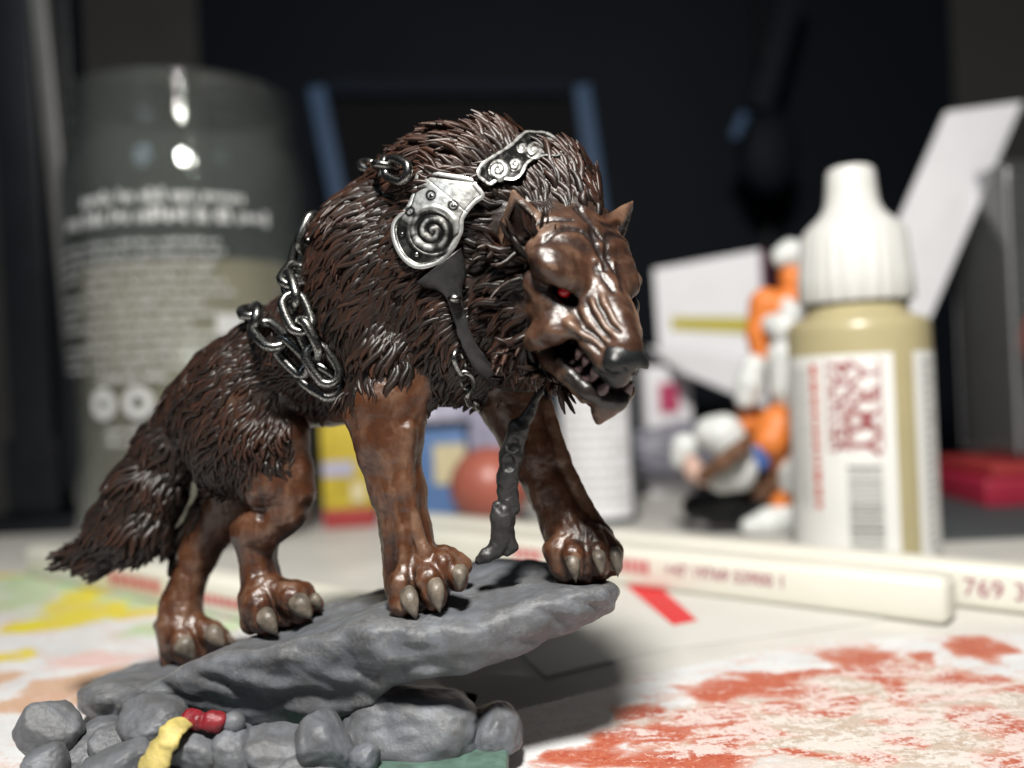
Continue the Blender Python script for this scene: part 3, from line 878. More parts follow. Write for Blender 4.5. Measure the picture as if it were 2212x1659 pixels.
SH = [K1(*p) for p in [(400, 290), (470, 265), (540, 270), (760, 310), (1080, 360), (1110, 430), (1240, 570), (1110, 640), (1000, 775), (980, 810), (945, 870), (950, 1000),
      (900, 1080), (840, 1200), (740, 1330), (640, 1410), (440, 1465), (330, 1440), (200, 1330), (110, 1150), (85, 980), (120, 870), (230, 770), (300, 690), (330, 610), (370, 480)]]
def relief_shoulder(gx, gy, sd):
    c = K1(580, 1010); R = 265 * .17463
    sp, r = spiral_h(gx, gy, c, R * 0.93, 2.1, 1.2)
    disc = r < R
    h = 0.011 * g(sd + 2.4, 1.8)                                      # raised rim
    top = np.minimum(seg_d(gx, gy, K1(470, 330), K1(760, 370)), seg_d(gx, gy, K1(760, 370), K1(1080, 410)))
    h = h - 0.045 * g(top, 2.6)
    seam = seg_d(gx, gy, K1(540, 380), K1(1000, 775))
    h = h - 0.030 * g(seam, 1.1)
    ring = 0.018 * g(r - R * 1.13, 3.2) - 0.035 * g(r - R, 2.6)
    h = h + ring + np.where(disc, 0.034 * sp - 0.012, 0)
    low = ((gx - c[0]) * -0.55 + (gy - c[1]) * 0.83 > R * 0.2) & (r > R * 1.05) & (sd < -7)
    h = h - 0.02 * low
    nz = fbm(np.stack([gx.ravel() * .06, gy.ravel() * .06, gx.ravel() * 0], 1), 4).reshape(gx.shape)
    h = h + 0.004 * nz
    pol = np.full(gx.shape, 0.62)
    pol = pol + 0.30 * g(sd + 2.4, 2.0) - 0.40 * g(sd + 6.0, 2.0) - 0.75 * g(top, 2.6) - 0.75 * g(seam, 1.0) - 0.75 * g(r - R, 2.8)
    pol = np.where(disc & (r < R * 0.95), -0.16 + 0.64 * sp ** 2.5 + 0.14 * nz, pol) - 0.38 * low + 0.12 * nz
    for p in ((575, 570), (840, 690), (320, 770), (205, 1040), (385, 1290)):
        q = K1(*p); pol = pol - 0.5 * g(np.hypot(gx - q[0], gy - q[1]) - 9, 2.6)
    return h, np.clip(pol, 0, 1)
sp_o, sp_at = plate("shoulder_plate", SH, relief_shoulder, 0.75, 0.10)
for p, rr in (((575, 570), 8.5), ((840, 690), 8), ((320, 770), 6.5), ((205, 1040), 7), ((385, 1290), 7)):
    q = K1(*p); ball("rivet", sp_at(q[0], q[1], 0.012), rp(rr * 0.9, 9.3), M_LINK, sp_o, 14)

CO = [K2(*p) for p in [(1360, 520), (1385, 440), (1480, 380), (1600, 310), (1680, 230), (1720, 205), (1780, 215), (1850, 212), (1950, 270), (1975, 350), (1950, 400), (1880, 385), (1800, 400),
      (1720, 440), (1700, 510), (1640, 560), (1560, 545), (1500, 560), (1465, 595), (1420, 560)]]
def relief_collar(gx, gy, sd):
    h = 0.010 * g(sd + 2.2, 1.6); pol = 0.14 + 0.6 * g(sd + 2.2, 1.9)
    for c, R, tn, ph, sg in ((K2(1522, 485), 21, 2.0, 2.0, -1), (K2(1640, 450), 13, 1.6, 0.5, 1), (K2(1770, 345), 18, 1.8, 1.0, 1), (K2(1870, 300), 14, 1.6, 3.0, -1), (K2(1690, 330), 11, 1.5, 4.0, 1)):
        sp, r = spiral_h(gx, gy, c, R, tn, ph, sg)
        h = h + 0.035 * sp - 0.02 * g(r - R, 1.8); pol = pol + np.where(r < R, 0.55 * sp - 0.05, 0) - 0.3 * g(r - R * 1.02, 2.0)
    nz = fbm(np.stack([gx.ravel() * .08, gy.ravel() * .08, gx.ravel() * 0 + 9], 1), 4).reshape(gx.shape)
    return h + 0.006 * nz, np.clip(pol + 0.28 * nz, 0, 1)
co_o, co_at = plate("collar_plate", CO, relief_collar, 0.75, 0.07)

# ------------------------------------------------------------------ straps
def ribbon(name, pts, mat, parent, flat=0.45, seg=10, bumpy=0.0):
    """pts: list of (position, normal, half width)"""
    P = [np.array(p[0], float) for p in pts]; m = len(P) * 6
    t = np.linspace(0, len(P) - 1, m)
    def interp(arr):
        arr = np.array(arr); k = np.clip(t.astype(int), 0, len(P) - 2); f = (t - k)[:, None]
        a, b = arr[k], arr[k + 1]
        pa = arr[np.clip(k - 1, 0, len(P) - 1)]; pb = arr[np.clip(k + 2, 0, len(P) - 1)]
        return 0.5 * ((2 * a) + (-pa + b) * f + (2 * pa - 5 * a + 4 * b - pb) * f ** 2 + (-pa + 3 * a - 3 * b + pb) * f ** 3)
    C = interp(P); Nn = unit(interp([p[1] for p in pts])); Wd = interp([[p[2]] for p in pts])[:, 0]
    T = unit(np.gradient(C, axis=0)); Bn = unit(np.cross(T, Nn)); Nn = np.cross(Bn, T)
    a = np.linspace(0, 2 * math.pi, seg, endpoint=False)
    V_ = C[:, None] + Wd[:, None, None] * (np.cos(a)[None, :, None] * Bn[:, None] + flat * np.sin(a)[None, :, None] * Nn[:, None])
    if bumpy:
        V_ = V_ + (fbm(V_.reshape(-1, 3) * 8, 3).reshape(m, seg) * bumpy)[..., None] * unit(V_ - C[:, None])
    fs = [(k * seg + j, k * seg + (j + 1) % seg, (k + 1) * seg + (j + 1) % seg, (k + 1) * seg + j) for k in range(m - 1) for j in range(seg)]
    fs += [tuple(range(seg))[::-1], tuple((m - 1) * seg + j for j in range(seg))]
    return mesh_obj(name, V_.reshape(-1, 3), fs, mat, parent)

def on_hide(lst, lift):
    out = []
    for x, y, w in lst:
        p, n_ = surf(x, y, 0)
        if p is None: continue
        out.append((p + lift * unit(n_ - 0.5 * Y_), n_, rp(w, 9.4)))
    return out
st = ribbon("chest_strap", on_hide([(950, 575, 60), (972, 605, 40), (982, 640, 18), (994, 690, 14), (1008, 735, 15), (1040, 785, 18), (1090, 818, 20), (1145, 832, 16)], 0.09), M_LEATHER, wolf, 0.35, 12, 0.012)
pb, nb = surf(984, 646)
if pb is not None:
    ball("buckle", pb + 0.17 * unit(nb - 0.5 * Y_), 1.0, M_LINK, st, 12, (0.075, 0.05, 0.06), CAMAX)

def leash(q):
    pts = [(1168, 838, 9.42, 8), (1140, 900, 9.4, 12), (1118, 930, 9.4, 22), (1104, 985, 9.42, 25), (1096, 1035, 9.42, 22), (1090, 1062, 9.42, 14), (1096, 1092, 9.42, 19), (1086, 1118, 9.42, 26), (1084, 1160, 9.4, 23),
           (1072, 1186, 9.36, 17), (1052, 1200, 9.33, 15), (1036, 1210, 9.32, 10)]
    q.tube([W(*p[:3]) for p in pts], [rp(p[3], p[2]) for p in pts], 0.05)
    q.tube([W(1098, 1150, 9.4), W(1106, 1180, 9.4), W(1096, 1196, 9.38)], [rp(14, 9.4), rp(12, 9.4), rp(7, 9.4)], 0.04)
    q.tube([W(1108, 1050, 9.4), W(1112, 1100, 9.4)], [rp(9, 9.4), rp(12, 9.4)], 0.03)
    q.tube([W(1072, 1092, 9.38), W(1068, 1112, 9.38)], [rp(10, 9.4), rp(9, 9.4)], 0.03)
    q.ell(W(1108, 960, 9.3), (0.07, 0.05, 0.07), None, 0.04, 'cut')
    q.ell(W(1100, 1000, 9.3), (0.06, 0.05, 0.09), None, 0.04, 'cut')
small_sculpt(leash, W(1100, 1020, 9.4), np.array([0.7, 0.5, 1.15]), 0.016, "hanging_strap", M_LEATHER, wolf, 0.011)

# ------------------------------------------------------------------ chains: every link a part
def link_mesh():
    seg, rs = 20, 8
    V_, F_ = [], []
    for i in range(seg):
        a = 2 * math.pi * i / seg
        # stadium centre line, unit half length 1 along x, half width 0.58
        cx, cy = math.cos(a), math.sin(a)
        x = 0.42 * (1 if cx > 0 else -1) * min(1, abs(cx) * 6) + 0.52 * cx; y = 0.52 * cy
        for j in range(rs):
            b = 2 * math.pi * j / rs
            rr = 0.235
            V_.append((x + rr * math.cos(b) * cx, y + rr * math.cos(b) * cy, rr * math.sin(b)))
    for i in range(seg):
        for j in range(rs):
            i2, j2 = (i + 1) % seg, (j + 1) % rs
            F_.append((i * rs + j, i2 * rs + j, i2 * rs + j2, i * rs + j2))
    me = bpy.data.meshes.new("link"); me.from_pydata(V_, [], F_)
    me.polygons.foreach_set("use_smooth", [True] * len(F_)); me.materials.append(M_LINK); me.update()
    return me
LINK = link_mesh()
def chain(pts, half, lift, n):
    P = []
    for (x, y, dl) in pts:
        p, n_ = surf(x, y)
        if p is None: P.append((W(x, y, dl if dl > 5 else 10.0), -Y_)); continue
        P.append((p + (lift + (dl if dl < 5 else 0)) * unit(n_ - 0.6 * Y_), n_))
    C = np.array([p[0] for p in P]); Nn = np.array([p[1] for p in P])
    sl = np.concatenate([[0], np.cumsum(np.linalg.norm(np.diff(C, axis=0), axis=1))])
    ch = empty("chain", tuple(C[0])); ch.parent = wolf
    ch.location = tuple(C[0] - parent_world(wolf))
    for k in range(n):
        s = sl[-1] * (k + 0.5) / n
        c = np.array([np.interp(s, sl, C[:, i]) for i in range(3)]); e = 0.08 * sl[-1] / n + 0.02
        t = unit(np.array([np.interp(s + e, sl, C[:, i]) - np.interp(s - e, sl, C[:, i]) for i in range(3)]))
        nn = np.array([np.interp(s, sl, Nn[:, i]) for i in range(3)]); nn = unit(nn - t * (nn @ t)); b = np.cross(nn, t)
        roll = (0.35 if k % 2 else -0.95) + random.uniform(-0.15, 0.15)
        b2 = math.cos(roll) * b + math.sin(roll) * nn; n2 = np.cross(t, b2)
        o = bpy.data.objects.new("link", LINK); COL.objects.link(o); o.parent = ch
        o.matrix_local = Matrix.Translation(Vector(c - parent_world(ch))) @ Matrix((t, b2, n2)).transposed().to_4x4() @ Matrix.Scale(half, 4)
    return ch
chain([(545, 668, 10.55), (575, 700, 0), (615, 738, 0), (655, 775, 0), (700, 805, 0), (745, 830, 0)], 0.255, 0.18, 5)
chain([(682, 478, 10.05), (660, 530, 0.05), (650, 575, 0.02), (655, 625, 0), (668, 675, 0), (690, 725, 0), (715, 765, 0), (745, 800, 0)], 0.235, 0.21, 7)
chain([(782, 352, 0.06), (820, 366, 0), (860, 385, 0), (905, 398, 0)], 0.20, 0.26, 4)
chain([(985, 760, 0), (1000, 800, 0), (1015, 845, 0), (1035, 872, 0)], 0.14, 0.08, 4)
# ================================================================== the rock base
def rock_mat(name, tone=1.0):
    m, nt, b = node_mat(name)
    n1 = tex_noise(nt, 3.0, 6, 0.62); n2 = tex_noise(nt, 20.0, 5, 0.65); n3 = tex_noise(nt, 1.3, 3, 0.5)
    ed = N(nt, "ShaderNodeAttribute", attribute_name="edge").outputs["Fac"]
    c = ramp(nt, n1, [(0.28, (0.070, 0.070, 0.071)), (0.52, (0.105, 0.110, 0.120)), (0.75, (0.155, 0.166, 0.188))])
    blue = ramp(nt, n3, [(0.52, (0, 0, 0)), (0.68, (1, 1, 1))])
    c = mix(nt, blue, c, mix(nt, 0.35, c, (0.11, 0.13, 0.165)))
    brown = ramp(nt, n2, [(0.56, (0, 0, 0)), (0.72, (0.4, 0.4, 0.4))])
    c = mix(nt, brown, c, (0.06, 0.052, 0.042))
    dry = N(nt, "ShaderNodeMath", operation='MULTIPLY_ADD'); nt.links.new(n2, dry.inputs[0]); dry.inputs[1].default_value = 1.25
    nt.links.new(ed, dry.inputs[2])
    c = mix(nt, ramp(nt, dry.outputs[0], [(0.78, (0, 0, 0)), (1.0, (0.42, 0.42, 0.42))]), c, (0.22, 0.22, 0.215))
    nt.links.new(c, b.inputs["Base Color"])
    b.inputs["Roughness"].default_value = 0.37
    b.inputs["Specular IOR Level"].default_value = 0.4
    bump(nt, b, tex_noise(nt, 18.0, 8, 0.7), 0.5, 0.025)
    return m
M_ROCK = rock_mat("drybrushed_grey_rock")
M_GREENB = simple_mat("green_base_paint", (0.075, 0.13, 0.105), 0.5, 0, 0.35, 5.0, 0.3)
M_YCLOTH = simple_mat("yellow_sash_paint", (0.42, 0.34, 0.11), 0.55, 0, 0.3, 7.0, 0.5)
M_REDC = simple_mat("red_cuff_paint", (0.17, 0.010, 0.016), 0.4, 0, 0.35, 9.0, 0.4)

base = empty("rock_base", (-2.0, 10.4, 0.0))
tag(base, "grey sculpted rock base with a tilted slab over rounded stones under the wolf", "base")

def interp_pts(x, pts):
    p = np.array(sorted(pts)); return np.interp(x, p[:, 0], p[:, 1])
# slab: top follows the four paws, underside rises towards the free tip
top_ctl = [W(900, 1338, 8.95), W(960, 1318, 8.95), W(1246, 1262, 9.42), W(1300, 1255, 9.45), W(600, 1378, 9.95), W(690, 1332, 10.1), W(420, 1432, 10.9), W(500, 1398, 11.0),
           W(180, 1482, 10.4), W(240, 1470, 10.2), W(300, 1448, 11.0), W(1080, 1214, 10.6), W(1150, 1206, 10.5), W(1290, 1268, 9.5), W(860, 1290, 9.8), W(760, 1316, 10.2), W(1000, 1262, 9.8)]
bot_ctl = [W(170, 1552, 10.2), W(300, 1572, 9.9), W(400, 1575, 9.7), W(560, 1606, 9.4), W(680, 1578, 9.4), W(760, 1536, 9.5), W(860, 1452, 9.6), W(960, 1420, 9.6), W(1060, 1385, 9.7), W(1200, 1350, 9.6), W(1300, 1318, 9.5)]
plan = [(-5.35, 10.5), (-5.0, 9.95), (-4.2, 9.55), (-2.9, 9.25), (-2.0, 8.9), (-1.3, 8.62), (-0.7, 8.55), (0.0, 8.78), (0.55, 8.98), (0.92, 9.12), (1.08, 9.45), (1.0, 9.95), (0.5, 10.55), (-0.3, 10.95),
        (-1.5, 11.2), (-3.0, 11.5), (-4.3, 11.7), (-5.2, 11.2)]
Q = Sculpt((-5.5, 8.2, -0.05), (1.5, 12.0, 2.4), 0.03)
gx, gy = np.meshgrid(Q.ax[0].astype(float), Q.ax[1].astype(float), indexing='ij')
wt = np.stack([1 / (((gx - c[0]) ** 2 + (gy - c[1]) ** 2) + 0.05) ** 1.5 for c in top_ctl], -1)
zt = (wt * np.array([c[2] for c in top_ctl])).sum(-1) / wt.sum(-1)
zb = interp_pts(gx.ravel(), [(c[0], c[2]) for c in bot_ctl]).reshape(gx.shape)
sd2 = poly_sd(gx, gy, smooth_outline(plan, 1))
Z = Q.ax[2].astype(float)[None, None, :]
gp = np.stack(np.broadcast_arrays(gx[..., None], gy[..., None], Z), -1).reshape(-1, 3)
lump = fbm(gp * np.array([0.9, 0.9, 1.6]), 3, 0.5).reshape(Q.D.shape)
crag = np.abs(noise3(gp @ np.array([[0.8, 0.5, 0.1], [-0.4, 0.8, 0.3], [0.2, -0.2, 2.0]]) * 1.7)).reshape(Q.D.shape)
def smx(a, b, k):
    h = np.maximum(k - np.abs(a - b), 0) / k
    return np.maximum(a, b) + h * h * k * 0.25
dtop = (Z - zt[..., None] + 0.05 * lump * (sd2[..., None] < 5))
dside = (sd2[..., None] + 0.34 * (zt[..., None] - Z) + 0.08 * lump - 0.10 * crag) * 0.85
dbot = (zb[..., None] - Z + 0.10 * lump)
Q.D[:] = smx(smx(dtop, dside, 0.22), dbot, 0.12)
v, f = Q.mesh()
nq = Q.grad(v)
v = v + nq * (0.012 * fbm(v * 4, 3) - 0.024 * np.abs(noise3(v * np.array([2.0, 2.0, 5.0]))))[:, None]
def curvature(Sx, v, n, st):
    a = np.clip(np.round((v + n * st - Sx.lo) / Sx.vox).astype(int), 0, Sx.n - 1)
    b = np.clip(np.round((v - n * st - Sx.lo) / Sx.vox).astype(int), 0, Sx.n - 1)
    return (Sx.D[a[:, 0], a[:, 1], a[:, 2]] + Sx.D[b[:, 0], b[:, 1], b[:, 2]]) / st
slab = mesh_obj("slab", v, f, M_ROCK, base, attrs={"edge": np.clip(curvature(Q, v, nq, 0.15) * 0.8, -0.3, 0.3)})

STONES = [  # x, y, half width, half height (picture px), depth, depth radius cm, turn
 (110, 1574, 62, 58, 9.25, 0.32, -0.5), (98, 1650, 40, 40, 8.85, 0.26, 0.2), (222, 1580, 54, 36, 9.6, 0.35, 0.1), (332, 1556, 72, 44, 9.25, 0.4, -0.15), (236, 1608, 36, 40, 9.05, 0.25, 0.5),
 (262, 1655, 84, 50, 8.8, 0.42, 0.25), (424, 1632, 62, 56, 8.72, 0.34, -0.5), (512, 1630, 46, 66, 8.75, 0.32, 0.45), (596, 1634, 80, 62, 8.85, 0.42, 0.0), (705, 1610, 58, 76, 8.72, 0.36, 0.2),
 (790, 1640, 32, 32, 8.62, 0.18, 0.4), (888, 1574, 142, 76, 9.25, 0.6, -0.05), (1056, 1588, 68, 58, 9.3, 0.4, 0.35), (500, 1600, 60, 40, 9.2, 0.4, 0.0),
 (330, 1560, 130, 60, 10.6, 0.9, 0.0), (620, 1580, 140, 60, 10.3, 0.9, 0.0), (900, 1550, 120, 60, 10.6, 0.6, 0.0), (160, 1640, 70, 50, 9.3, 0.4, 0.1), (650, 1680, 90, 50, 8.6, 0.3, 0.1), (350, 1690, 60, 40, 8.55, 0.3, 0.1), (480, 1690, 60, 40, 8.6, 0.3, 0.1)]
bm = bmesh.new(); bmesh.ops.create_icosphere(bm, subdivisions=5, radius=1.0)
ICO_V = np.array([w_.co for w_ in bm.verts]); ICO_F = [[w_.index for w_ in q.verts] for q in bm.faces]; bm.free()
ICO_F = np.array(ICO_F)
for i, (x, y, hw, hh, d, dr, rot) in enumerate(STONES):
    rg = np.random.default_rng(100 + i)
    p = ICO_V.copy()
    p = np.sign(p) * np.abs(p) ** 0.86                                  # slightly boxy
    for _ in range(5):                                                  # worn flats
        n_ = unit(rg.normal(size=3)); c = rg.uniform(0.66, 0.88)
        e = p @ n_ - c
        p = p - np.maximum(e + 0.05, 0)[:, None] ** 1.25 * 0.95 * n_
    p = p * (1 + 0.07 * fbm(ICO_V * 1.6 + i * 9.1, 3) + 0.02 * fbm(ICO_V * 6 + i, 3))[:, None]
    p = p / np.abs(p).max(0)
    c, s = math.cos(rot), math.sin(rot)
    a0 = c * R_ + s * U_; a1 = -s * R_ + c * U_
    ww = W(x, y, d) + (p[:, :1] * rp(hw * 1.10, d)) * a0 + (p[:, 1:2] * rp(hh * 1.08, d)) * a1 + (p[:, 2:3] * dr) * Y_
    ww[:, 2] = np.maximum(ww[:, 2], 0.25)
    rr = np.linalg.norm(p, axis=1)
    mesh_obj("stone", ww, ICO_F, M_ROCK, base, attrs={"edge": np.clip((rr - np.median(rr)) * 1.2, -0.25, 0.25)})
# round plinth under the stones
def lathe(name, prof, c, mat, parent=None, seg=64, sx=1.0, smooth=True):
    vs, fs = [], []
    for (r, z) in prof:
        for j in range(seg):
            a = 2 * math.pi * j / seg
            vs.append((c[0] + r * sx * math.cos(a), c[1] + r * math.sin(a), c[2] + z))
    m = len(prof)
    for k in range(m - 1):
        for j in range(seg):
            j2 = (j + 1) % seg
            fs.append((k * seg + j, k * seg + j2, (k + 1) * seg + j2, (k + 1) * seg + j))
    if prof[0][0] > 1e-4: fs.append(tuple(range(seg))[::-1])
    if prof[-1][0] > 1e-4: fs.append(tuple((m - 1) * seg + j for j in range(seg)))
    o = mesh_obj(name, vs, fs, mat, parent, smooth)
    return o
def sharp(o, deg=35):
    o.data.set_sharp_from_angle(angle=math.radians(deg)); return o
def prism(name, poly2, z0, z1, mat, parent, bev=0.05):
    bm_ = bmesh.new()
    f_ = bm_.faces.new([bm_.verts.new((x, y, z0)) for x, y in poly2])
    r_ = bmesh.ops.extrude_face_region(bm_, geom=[f_])
    for g_ in r_['geom']:
        if isinstance(g_, bmesh.types.BMVert): g_.co.z = z1
    bmesh.ops.recalc_face_normals(bm_, faces=bm_.faces)
    if bev: bmesh.ops.bevel(bm_, geom=bm_.edges[:], offset=bev, segments=2, affect='EDGES', profile=0.5)
    vs = [tuple(v_.co) for v_ in bm_.verts]; fs = [[v_.index for v_ in q_.verts] for q_ in bm_.faces]; bm_.free()
    return sharp(mesh_obj(name, vs, fs, mat, parent, True), 40)
prism("plinth", [(-0.22, 8.2), (-0.20, 9.2), (-0.7, 10.2), (-1.9, 11.2), (-3.9, 11.2), (-4.7, 10.3), (-4.75, 9.3), (-4.1, 8.2), (-2.2, 7.9)], 0.125, 0.32, M_GREENB, base)
# cloth and cuff lying on the stones
def wpt(x, y, d, w): return (W(x, y, d), -Y_ * 0.8 + np.array([0, 0, 0.6]), rp(w, d))
ribbon("yellow_sash", [wpt(415, 1562, 8.75, 18), wpt(392, 1562, 8.55, 22), wpt(366, 1588, 8.38, 26), wpt(348, 1620, 8.33, 30), wpt(332, 1652, 8.3, 34), wpt(326, 1670, 8.3, 32)], M_YCLOTH, base, 0.35, 16, 0.035)
ribbon("red_cuff", [wpt(397, 1550, 8.7, 13), wpt(408, 1552, 8.68, 20), wpt(425, 1556, 8.66, 21), wpt(440, 1558, 8.66, 18), wpt(455, 1558, 8.66, 22), wpt(474, 1557, 8.68, 24), wpt(484, 1557, 8.7, 16)], M_REDC, base, 0.9, 16, 0.025)
ball("knob", W(504, 1561, 8.72), 1.0, M_ROCK, base, 20, (0.12, 0.11, 0.105), CAMAX)
# ================================================================== the table and what lies on it
def box_mesh(c, half, ax=None, bev=0.0):
    bm = bmesh.new(); bmesh.ops.create_cube(bm, size=2.0)
    for v_ in bm.verts: v_.co = Vector((v_.co.x * half[0], v_.co.y * half[1], v_.co.z * half[2]))
    if bev: bmesh.ops.bevel(bm, geom=bm.edges[:], offset=bev, segments=3, affect='EDGES', profile=0.5)
    A = np.eye(3) if ax is None else np.array(ax)
    vs = np.array([v_.co for v_ in bm.verts]) @ A + np.array(c)
    fs = [[v_.index for v_ in f_.verts] for f_ in bm.faces]; bm.free()
    return vs, fs
def box(name, c, half, mat, parent=None, ax=None, bev=0.03):
    v, f = box_mesh(c, half, ax, bev)
    return sharp(mesh_obj(name, v, f, mat, parent, True), 40)
def zrot(a): return np.array([(math.cos(a), math.sin(a), 0), (-math.sin(a), math.cos(a), 0), (0, 0, 1.0)])
def quad_prism(name, corners, th, mat, parent=None):
    """flat panel through four corners, th thick"""
    c = np.array(corners); n_ = unit(np.cross(c[1] - c[0], c[3] - c[0])) * th / 2
    v = np.concatenate([c + n_, c - n_])
    return mesh_obj(name, v, [(0, 1, 2, 3), (7, 6, 5, 4), (0, 4, 5, 1), (1, 5, 6, 2), (2, 6, 7, 3), (3, 7, 4, 0)], mat, parent, False)

# --- table
def table_mat():
    m, nt, b = node_mat("pale_table_top")
    n1 = tex_noise(nt, 0.5, 5, 0.6); n2 = tex_noise(nt, 1.7, 3, 0.5)
    c = ramp(nt, n1, [(0.35, (0.50, 0.49, 0.46)), (0.65, (0.60, 0.585, 0.55))])
    sp = ramp(nt, n2, [(0.66, (0, 0, 0)), (0.72, (0.5, 0.5, 0.5))])
    c = mix(nt, sp, c, (0.30, 0.30, 0.28))
    nt.links.new(c, b.inputs["Base Color"]); b.inputs["Roughness"].default_value = 0.5
    return m
M_TABLE = table_mat()
o = box("table", (0, 17.0, -1.0), (45, 16.0, 1.0), M_TABLE, None, None, 0.15); o["kind"] = "structure"
M_WALL = simple_mat("grey_wall_paint", (0.13, 0.125, 0.12), 0.8, 0, 0.06, 0.2)
o = box("wall", (0, 75.0, 10.0), (80, 1.0, 60), M_WALL); o["kind"] = "structure"
M_FLOOR = simple_mat("dark_floor", (0.05, 0.045, 0.04), 0.7, 0, 0.2, 0.2)
o = box("floor", (0, 20.0, -41.0), (80, 54, 1.0), M_FLOOR); o["kind"] = "structure"

# --- paint-smeared paper
def paper_field(P, blobs, warp=0.35):
    """soft fields of smeared paint: blobs = (x px, y px, half width px, half height px, slant)"""
    out = np.zeros(len(P))
    wq = P + warp * np.stack([fbm(P * 1.3, 3), fbm(P * 1.3 + 31, 3), P[:, 2] * 0], 1) * np.array([1, 0.8, 0])
    for (x, y, hw, hh, sl) in blobs:
        c = G(x, y); ex = np.linalg.norm(G(x + hw, y) - c); ey = np.linalg.norm(G(x, y - hh) - c)
        dx, dy = wq[:, 0] - c[0], wq[:, 1] - c[1]
        dy = dy - sl * dx
        out = np.maximum(out, np.clip(1.3 - np.hypot(dx / ex, dy / ey), 0, 1))
    return out
RED_B = [(1700, 1530, 60, 14, .1), (1760, 1500, 50, 16, .2), (1830, 1520, 50, 12, 0), (2060, 1470, 90, 14, 0), (2180, 1500, 60, 14, 0), (1930, 1560, 60, 12, .1), (1560, 1600, 60, 12, 0), (1350, 1650, 120, 14, .1), (2100, 1560, 60, 12, 0), (1740, 1640, 90, 12, 0), (1560, 1505, 60, 25, .3), (1640, 1490, 110, 22, .15), (1480, 1560, 50, 20, 0), (1880, 1440, 90, 28, .1), (1910, 1480, 40, 45, 0), (1700, 1465, 150, 12, .1), (1560, 1560, 90, 25, .1), (1440, 1590, 80, 25, .2),
         (1480, 1640, 170, 25, 0), (2020, 1520, 130, 9, .1), (2130, 1410, 60, 22, 0), (2060, 1395, 40, 14, 0), (2180, 1580, 90, 38, 0), (2170, 1650, 80, 22, 0), (1880, 1640, 60, 14, 0), (1390, 1545, 30, 20, .4), (1640, 1590, 60, 16, 0), (1780, 1545, 70, 10, .2),
         (1960, 1610, 30, 10, 0), (2000, 1430, 30, 14, .3), (1320, 1600, 60, 18, .3), (1250, 1640, 90, 20, .3)]
TAN_B = [(2000, 1600, 420, 70, 0), (1600, 1560, 260, 40, .1), (1900, 1500, 240, 40, .1), (1800, 1600, 220, 45, 0), (2000, 1570, 200, 40, 0), (1650, 1620, 150, 30, 0), (1700, 1540, 120, 25, .2), (2100, 1500, 120, 40, 0), (1990, 1470, 110, 30, 0), (2080, 1620, 140, 40, 0), (1500, 1600, 120, 30, 0)]
YEL_B = [(165, 1300, 55, 22, 0), (270, 1272, 80, 14, 0), (200, 1325, 60, 16, .2), (110, 1350, 90, 14, .2), (280, 1328, 70, 9, 0), (60, 1235, 90, 12, 0), (445, 1288, 60, 10, 0), (30, 1420, 50, 10, 0)]
GRN_B = [(30, 1305, 60, 18, 0), (150, 1252, 160, 12, 0), (400, 1362, 120, 12, 0), (510, 1310, 70, 22, 0), (90, 1275, 120, 8, 0), (700, 1320, 90, 14, 0), (260, 1300, 160, 30, 0)]
PNK_B = [(310, 1450, 60, 18, 0), (200, 1430, 90, 14, 0), (240, 1475, 90, 10, 0)]
BRN_B = [(170, 1470, 80, 12, .8), (60, 1525, 110, 16, .3), (280, 1500, 90, 14, .3), (420, 1450, 60, 12, .2), (110, 1500, 120, 10, .5), (0, 1470, 60, 12, .2)]
